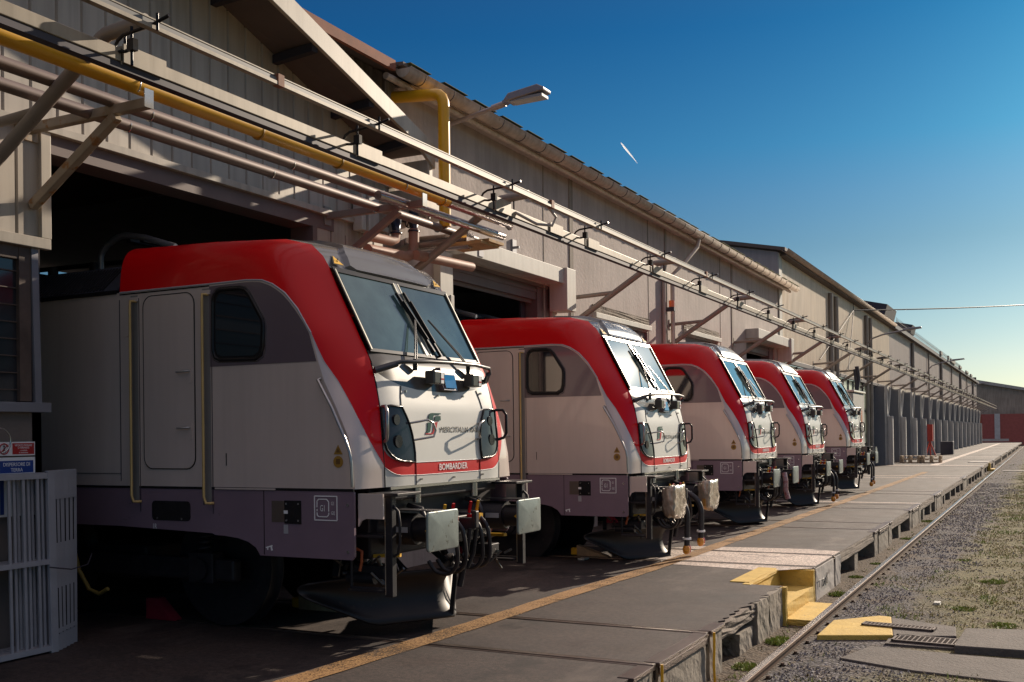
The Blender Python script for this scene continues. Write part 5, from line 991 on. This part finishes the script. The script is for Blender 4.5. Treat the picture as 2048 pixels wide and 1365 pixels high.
# ---- lamps
e = empty('floodlight', (-8.3, 13.9, 6.72), 'grey floodlight on a slanted arm beside the yellow riser', 'lamp')
MB().tube([(0, 0, 0), (1.0, 0, .165)], .04, 12, r2=.036).build('arm', tarm, e); MB().tube([(.98, 0, .16), (1.22, 0, .2)], .052, 12).build('sleeve', tarm, e)
MB().beam((1.2, -.06, .2), (1.34, -.06, .26), .03, .05).beam((1.2, .06, .2), (1.34, .06, .26), .03, .05).build('yoke', lamph, e)
hd = MB().prism([(1.26, .22), (1.34, .31), (1.86, .365), (1.98, .30), (1.97, .25), (1.3, .18)], 'y', -.15, .15).build('head', lamph, e, bevel=.015); MB().box(1.36, 1.94, -.12, .12, .170, .215).build('glass', M_('lamp_glass', (.3, .3, .3), .15), hd)
e.scale = (.92, .92, .92); e.rotation_euler = (0, R(-1), R(0))
for k, (y, z, lab) in enumerate(((56, 5.2, 'second lamp from the left, curved arm on the beige hall wall'), (87.5, 5.4, 'third lamp from the left, curved arm on the grey hall'), (128.5, 5.2, 'farthest wall lamp on a curved arm at the end of the grey hall'))):
    e = empty('wall_lamp', (-8.25, y, z), lab, 'lamp', 'curved wall lamps on the far halls'); s = [1, 1.05, 1.05][k]
    MB().tube([(0, 0, 0), (.03, 0, .8 * s), (.15, 0, 1.2 * s), (.4, 0, 1.45 * s), (.9, 0, 1.62 * s), (1.9, 0, 1.78 * s)], .04, 8).build('arm', lamph, e); MB().prism([(1.85, 1.74 * s), (1.9, 1.88 * s), (2.75, 1.93 * s), (2.78, 1.84 * s)], 'y', -.15, .15).build('head', lamph, e, bevel=.03)
# ---- overhead cable and stays
P0 = Vector((-8.2, 52.4, 7.76)); P1 = Vector((7.03, 90, 11.78)); b = MB(); pts = [P0.lerp(P1, t) + Vector((0, 0, -.25 * 4 * t * (1 - t))) for t in np.linspace(0, 1.0, 14)]
e = tag(b.tube(pts, .035, 6).build('overhead_cable', black), 'long black cable crossing the sky from the beige hall to the right', 'cable')
MB().tube([P0, (-8.25, 44.0, 4.87)], .02, 5).build('stay_wire', dkframe, e); MB().tube([P0, (-7.6, 47, 4.6)], .02, 5).build('stay_wire', dkframe, e); MB().tube([P0, (-8.22, 52.4, 8.2)], .02, 5).build('stay_wire', dkframe, e)
e = empty('cable_pole', (7.03, 90, 0), 'tall pole outside the frame holding the overhead cable', 'pole'); MB().tube([(0, 0, GZ), (0, 0, 12.2)], .16, 10).build('mast', dkframe, e)
e = empty('hanging_cable', (0, 47.2, 0), 'dark cable bundle with a box hanging beside the beige hall downpipes', 'cable'); MB().tube([(-7.4, 0, 4.6), (-7.35, .1, 3.9), (-7.4, 0, 3.2)], .05, 6).build('cable', dkframe, e); MB().tube([(-7.35, .4, 4.75), (-7.3, .5, 4.2), (-7.35, .3, 3.7)], .09, 8).build('cable_bundle', dkframe, e)
# ---- contrail high in the sky
vap = M_('vapour_white', (.9, .92, .95), 1, 0, .02); _N = vap.node_tree.nodes; _t = _N.new('ShaderNodeBsdfTranslucent'); _t.inputs[0].default_value = (.95, .97, 1, 1); vap.node_tree.links.new(_t.outputs[0], _N['Material Output'].inputs[0])
b = MB(); q = [Vector((-1078.5, 2811.8, 842)), Vector((-1070, 2816, 829)), Vector((-1058, 2822, 812)), Vector((-1047, 2828, 797)), Vector((-1037, 2833.6, 781))]
b.tube(q, [1.2, 2.8, 2.4, 1.2, .2], 8); tag(b.build('contrail', vap), 'short white aircraft trail high in the blue sky', 'contrail')
# ---- gate panels leaning at the door corner
def gate(i, x, y1, lab):
    e = empty('steel_gate', (x, y1, 0), lab, 'gate panel', 'pale steel gate panels stacked against the wall'); W_ = 1.5; H_ = 1.645
    t = .035
    for z0 in (.02, .8, H_ - .07): MB().box(-t / 2, t / 2, -W_, -.081, z0, z0 + (.05 if z0 != .8 else .045)).build('cross_rail', fencem, e)
    MB().box(-.02, .02, -.08, 0, .0, H_).build('post', fencem, e, bevel=.004); MB().box(-.02, .02, -W_ - .05, -W_, .0, H_).build('post', fencem, e)
    for k in range(9 if i == 0 else 3): MB().box(-.008, .008, -.19 - k * .145, -.165 - k * .145, .07, H_ - .07).build('bar', fencem, e)
    if i:
        for z0 in (.15, .98): MB().box(.0205, .022, -.047, -.035, z0, z0 + .42).build('slot', black, e)
        for z0 in (.1, 1.32): MB().box(.0205, .03, -.07, -.01, z0 + .06, z0 + .1).build('hinge', fencem, e)
    return e
gl = ['front pale steel gate panel leaning on the wall under the signs', 'second gate panel edge behind the front one', 'third gate panel edge in the stack', 'fourth gate panel edge in the stack', 'fifth gate panel edge in the stack', 'rearmost gate panel edge next to the dark doorway']
for i in range(6):
    g = gate(i, -8.02 - .045 * i, 6.52 + .078 * i, gl[i]); g.rotation_euler.y = R(-1.2 + .3 * i * (i > 2)); g.rotation_euler.z = R([0, 1, 0, -2, -3, -2][i])
tag(MB().tube([(-7.97, 6.4, .78), (-7.93, 6.6, .74), (-7.95, 6.8, .76), (-8.1, 6.98, .84)], .006, 5).build('tie_wire', dkframe), 'thin tie wire around the stack of gate panels', 'wire')
# ---- signs
e = empty('warning_sign', (-8.275, 6.13, 1.785), 'small red and white prohibition sign on the wall above the blue one', 'sign')
sx = -8.35; M0 = MB().box(0, .004, -.02, .365, .0, .125).build('plate', whl, e); MB().box(.0045, .006, .13, .355, .012, .113).build('red_field', M_('sign_red', (.42, .02, .02), .5), e)
c0 = Vector((.006, .045, .062)); MB().tube([c0 + Vector((0, .046 * math.cos(a), .046 * math.sin(a))) for a in np.linspace(0, 2 * math.pi, 25)], .006, 5, caps=False).build('red_ring', M_('sign_red', (0, 0, 0)), e); MB().beam((.007, .013, .03), (.007, .077, .094), .006, .006).build('red_bar', M_('sign_red', (0, 0, 0)), e)
b = MB(); b.beam((.006, .045, .045), (.006, .045, .075), .006, .012).beam((.006, .045, .05), (.006, .03, .028), .005, .006).beam((.006, .045, .05), (.006, .062, .03), .005, .006).tube([(.006, .045, .086), (.008, .045, .086)], .009, 8); b.build('walking_figure', blk_ink, e)
for t_, z_, s_ in (('VIETATO PASSARE', .092, .026), ('O FERMARSI', .070, .026), ('a condotte', .047, .02), ('in movimento', .027, .02)): text('lettering', t_, s_, whl, e, (.007, .243, z_), '+x', ext=.0005, xs=.85)
e = empty('blue_sign', (-8.275, 6.13, 1.24), 'blue and white earth electrode sign on the wall behind the gate panel', 'sign')
MB().box(0, .004, -.02, .365, 0, .53).build('plate', whl, e); bf_ = M_('sign_blue', (.012, .05, .26), .5); MB().box(.0045, .006, .0, .345, .39, .50).build('blue_field', bf_, e); MB().box(.0045, .006, .0, .04, .02, .38).build('blue_band', bf_, e); MB().box(.0045, .006, .28, .345, .1, .38).build('blue_band', bf_, e)
text('lettering', 'DISPERSORE DI', .047, whl, e, (.007, .172, .465), '+x', ext=.0005, xs=.88); text('lettering', 'TERRA', .047, whl, e, (.007, .172, .415), '+x', ext=.0005, xs=.88)
MB().box(.0045, .006, .14, .18, .2, .38).build('yellow_strip', yel, e); b = MB(); [b.beam((.0072, .142, .21 + .035 * k), (.0072, .178, .235 + .035 * k), .002, .012) for k in range(5)]; b.build('black_stripe', blk_ink, e)
tag(MB().tube([(-8.2, 6.08 + .11 * math.cos(a), 1.92 + .11 * math.sin(a)) for a in np.linspace(-1.4, 2.2, 18)], .008, 6).build('wire_loop', steel), 'grey wire loop hanging on the wall over the signs', 'wire')
# ================================================================== VEGETATION AND STONES
def tri_mesh(name, V, mats, idx, label=None, kind='stuff'):
    n = len(V) // 3; me = bpy.data.meshes.new(name); me.vertices.add(n * 3); me.loops.add(n * 3); me.polygons.add(n)
    me.vertices.foreach_set('co', V.astype(np.float32).ravel()); me.loops.foreach_set('vertex_index', np.arange(n * 3, dtype=np.int32))
    me.polygons.foreach_set('loop_start', np.arange(0, n * 3, 3, dtype=np.int32)); me.polygons.foreach_set('loop_total', np.full(n, 3, dtype=np.int32))
    for m in mats: me.materials.append(m)
    me.polygons.foreach_set('material_index', idx.astype(np.int32)); me.update(); me.validate(); o = bpy.data.objects.new(name, me); C.objects.link(o)
    if kind: o['kind'] = kind
    if label: o['label'] = label
    return o
gm = [M_('grass_green', (.22, .29, .05), .7, 0, .3, 8), M_('grass_olive', (.27, .25, .08), .8, 0, .3, 8), M_('grass_straw', (.44, .37, .19), .8, 0, .25, 8)]
def vnoise(x, y, s, seed):
    r_ = np.random.default_rng(seed).random((64, 64)); fx = x * s % 64; fy = y * s % 64; i = fx.astype(int); j = fy.astype(int); u = fx - i; v = fy - j; u = u * u * (3 - 2 * u); v = v * v * (3 - 2 * v)
    return (r_[i % 64, j % 64] * (1 - u) + r_[(i + 1) % 64, j % 64] * u) * (1 - v) + (r_[i % 64, (j + 1) % 64] * (1 - u) + r_[(i + 1) % 64, (j + 1) % 64] * u) * v
def blades(px, py, pz, h, wd, spread):
    n = len(px); a = rng.random(n) * 2 * np.pi; lean = rng.random(n) * spread; b0 = np.stack([px + np.cos(a) * wd, py + np.sin(a) * wd, pz], 1); b1 = np.stack([px - np.cos(a) * wd, py - np.sin(a) * wd, pz], 1)
    t = rng.random(n) * 2 * np.pi; tip = np.stack([px + np.cos(t) * lean * h, py + np.sin(t) * lean * h, pz + h * (1 - .35 * lean)], 1)
    return np.stack([b0, b1, tip], 1).reshape(-1, 3)
def inslab(x, y): return ((x > -2.4) & (x < 2.6) & (y > 10.7) & (y < 13.8) & ~((x < -1.9) & (y < 12.05)) & ~((x > -1.4) & (y > 13.45)) & ~((x < -.2) & (y < 10.95)))
N = 230000
x = rng.uniform(-2.85, 3, N); y = 7.5 + 70 * rng.random(N) ** 1.7
d = vnoise(x, y, 1.3, 1) * .6 + vnoise(x, y, 4.2, 2) * .4; d2 = vnoise(x, y, .7, 5)
edge = x + .9 * (d2 - .5) + .5 * (vnoise(x, y, 2.2, 8) - .5)
near = (y > 13.5) & (y < 19.5)
p = np.where(edge > -1.15, .62, np.where((edge > -1.9) & near, .42, .05)) * np.clip((d - .30) * 3.5, 0, 1.2)
p = np.where((x < -2.56), .22 * np.clip((d - .42) * 4, 0, 1), p); p = np.where((y < 10.9) & (x > -2.2), .3 * np.clip((d - .4) * 4, 0, 1), p)
k = (rng.random(N) < p) & ~inslab(x, y) & ~((x > -2.6) & (x < -2.4)) & ~((x < -2.4) & (y > 12.85) & (y < 14.5)); x, y = x[k], y[k]; n = len(x)
ci = np.where(vnoise(x, y, 2.6, 3) + .25 * rng.random(n) > .82, 0, np.where(rng.random(n) > .45, 2, 1))
tri_mesh('grass', blades(x, y, np.full(n, GZ), rng.uniform(.015, .055, n) * (1 + (ci == 0) * .5), rng.uniform(.003, .007, n) * (1 + y / 25), 1.6), gm, ci, 'short patchy yellow green grass beside the rail')
# straw and debris lying flat
n = 9000; x = rng.uniform(-2.8, 2, n); y = 8 + 25 * rng.random(n) ** 1.5; k = ~((x > -2.62) & (x < -2.38)); x, y = x[k], y[k]; n = len(x)
a = rng.random(n) * np.pi; l = rng.uniform(.01, .05, n); w_ = rng.uniform(.002, .006, n); z = GZ + rng.uniform(.004, .02, n) + np.where(inslab(x, y), -.1, 0)
V = np.stack([np.stack([x, y, z], 1), np.stack([x + np.cos(a) * l, y + np.sin(a) * l, z + .004], 1), np.stack([x - np.sin(a) * w_, y + np.cos(a) * w_, z], 1)], 1).reshape(-1, 3)
tri_mesh('dry_straw', V, [gm[2], M_('dead_leaf', (.14, .08, .045), .8, 0, .3)], (rng.random(n) > .6).astype(int), 'dry straw and leaf bits scattered on the dirt')
# leafy weed clumps, one object each
def clump(x, y, z, r_, h, n, lab, m_=0, grp='green weed clumps along the platform foot'):
    a = rng.random(n) * 2 * np.pi; q = np.sqrt(rng.random(n)) * r_; px = x + np.cos(a) * q; py = y + np.sin(a) * q * 1.3; hh = h * (1 - (q / r_) ** 2 * .6) * rng.uniform(.5, 1.1, n)
    V = blades(px, py, np.full(n, z), hh * .75, rng.uniform(.010, .022, n), 1.5); o = tri_mesh('weed_clump', V, gm, np.where(rng.random(n) > .25, m_, 1), lab, None); o['category'] = 'weed'; o['group'] = grp
for x_, y_, r_, h_, n_, lab in ((-2.70, 11.85, .16, .12, 420, 'bright green leafy weed left of the yellow lowest step'), (-2.74, 10.45, .13, .09, 300, 'green weed tuft at the foot of the low broken stub'), (-2.66, 9.6, .12, .07, 240, 'olive weed tuft low beside the nearest rail end'), (-2.70, 15.6, .15, .11, 360, 'green weed under the pale scribbled edge block'), (-2.78, 17.6, .12, .06, 200, 'small weed beside the pier after the pale block'), (-2.72, 24.2, .16, .07, 260, 'green weed patch at the third edge block'), (-2.72, 29.0, .3, .06, 420, 'flat green moss strip at the fourth edge block'), (-2.72, 19.5, .12, .05, 160, 'little weed in front of the dark recess'), (-1.0, 15.0, .16, .06, 200, 'darker grass tuft right of the gravel'), (-.75, 17.8, .2, .07, 260, 'dark green tuft near the right frame edge'), (-1.35, 20.6, .14, .05, 160, 'small dark tuft between gravel and grass'), (-.5, 13.9, .18, .06, 240, 'dark tuft just behind the thick dark slab')):
    clump(x_, y_, GZ, r_, h_, n_, lab)
# gravel
T = np.array([[0, 0, 1], [.94, 0, -.33], [-.47, .82, -.33], [-.47, -.82, -.33]]); F = [(0, 1, 2), (0, 2, 3), (0, 3, 1)]
N = 42000; x = rng.uniform(-2.4, .5, N); y = 8 + 42 * rng.random(N) ** 1.6
edge = x + .9 * (vnoise(x, y, .7, 5) - .5) + .5 * (vnoise(x, y, 2.2, 8) - .5)
p = np.where(edge < -1.2, .9, .07); p = np.where((y > 13.5) & (y < 19) & (edge > -1.9), .16, p); p *= np.clip((vnoise(x, y, 1.9, 12) - .12) * 3, .1, 1)
k = (rng.random(N) < p) & ~inslab(x, y); x, y = x[k], y[k]; n = len(x); s = rng.uniform(.008, .024, n) * (1 + (y > 20) * .3)
ang = rng.random(n) * 2 * np.pi; tilt = rng.uniform(-.9, .9, n); sq = rng.uniform(.5, 1, (n, 3))
P = T[None] * sq[:, None] * s[:, None, None]; cx, sx_ = np.cos(tilt)[:, None], np.sin(tilt)[:, None]; P = np.stack([P[..., 0], P[..., 1] * cx - P[..., 2] * sx_, P[..., 1] * sx_ + P[..., 2] * cx], -1)
ca, sa = np.cos(ang)[:, None], np.sin(ang)[:, None]; P = np.stack([P[..., 0] * ca - P[..., 1] * sa, P[..., 0] * sa + P[..., 1] * ca, P[..., 2]], -1) + np.stack([x, y, np.full(n, GZ + .004)], 1)[:, None]
V = np.concatenate([P[:, list(f)] for f in F], 1).reshape(-1, 3)
tri_mesh('gravel', V, [M_('stone_grey', (.2, .19, .2), .8, 0, .3, 12), M_('stone_pale', (.38, .36, .35), .8, 0, .2, 12), M_('stone_brown', (.13, .1, .08), .85, 0, .3, 12)], np.repeat(rng.choice([0, 0, 0, 1, 2], n), 3), 'grey gravel along the rail')
# stray pebbles and litter on paving
for k, (x, y, s) in enumerate(((-6.3, 14.6, .05), (-6.0, 9.6, .03), (-1.35, 15.3, .04))):
    tag(rough_block(x - s, x + s, y - s * 2, y + s * 2, .002 if x < -3 else GZ, .002 + s * .5 if x < -3 else GZ + .03, s * .25).build('litter_scrap', headw), ['pale scrap lying in the shade before the second locomotive', 'small pale scrap in the shadow under the nearest plough', 'white scrap lying on the gravel'][k], 'litter')
# folded wedge chocks under the first two locomotives
for k, (x, y, lab) in enumerate(((-7.2, 9.3, 'worn wooden wedge under the nearest locomotive'), (-6.35, 15.1, 'striped wooden wedge under the second locomotive'))):
    e = empty('wheel_wedge', (x, y, 0), lab, 'wedge'); MB().prism([(-.25, 0), (.28, 0), (-.25, .17)], 'y', -.07, .07).build('wedge', wood, e, bevel=.004); MB().box(-.36, -.252, -.05, .05, .01, .12).build('yellow_tip', yel, e, bevel=.01)
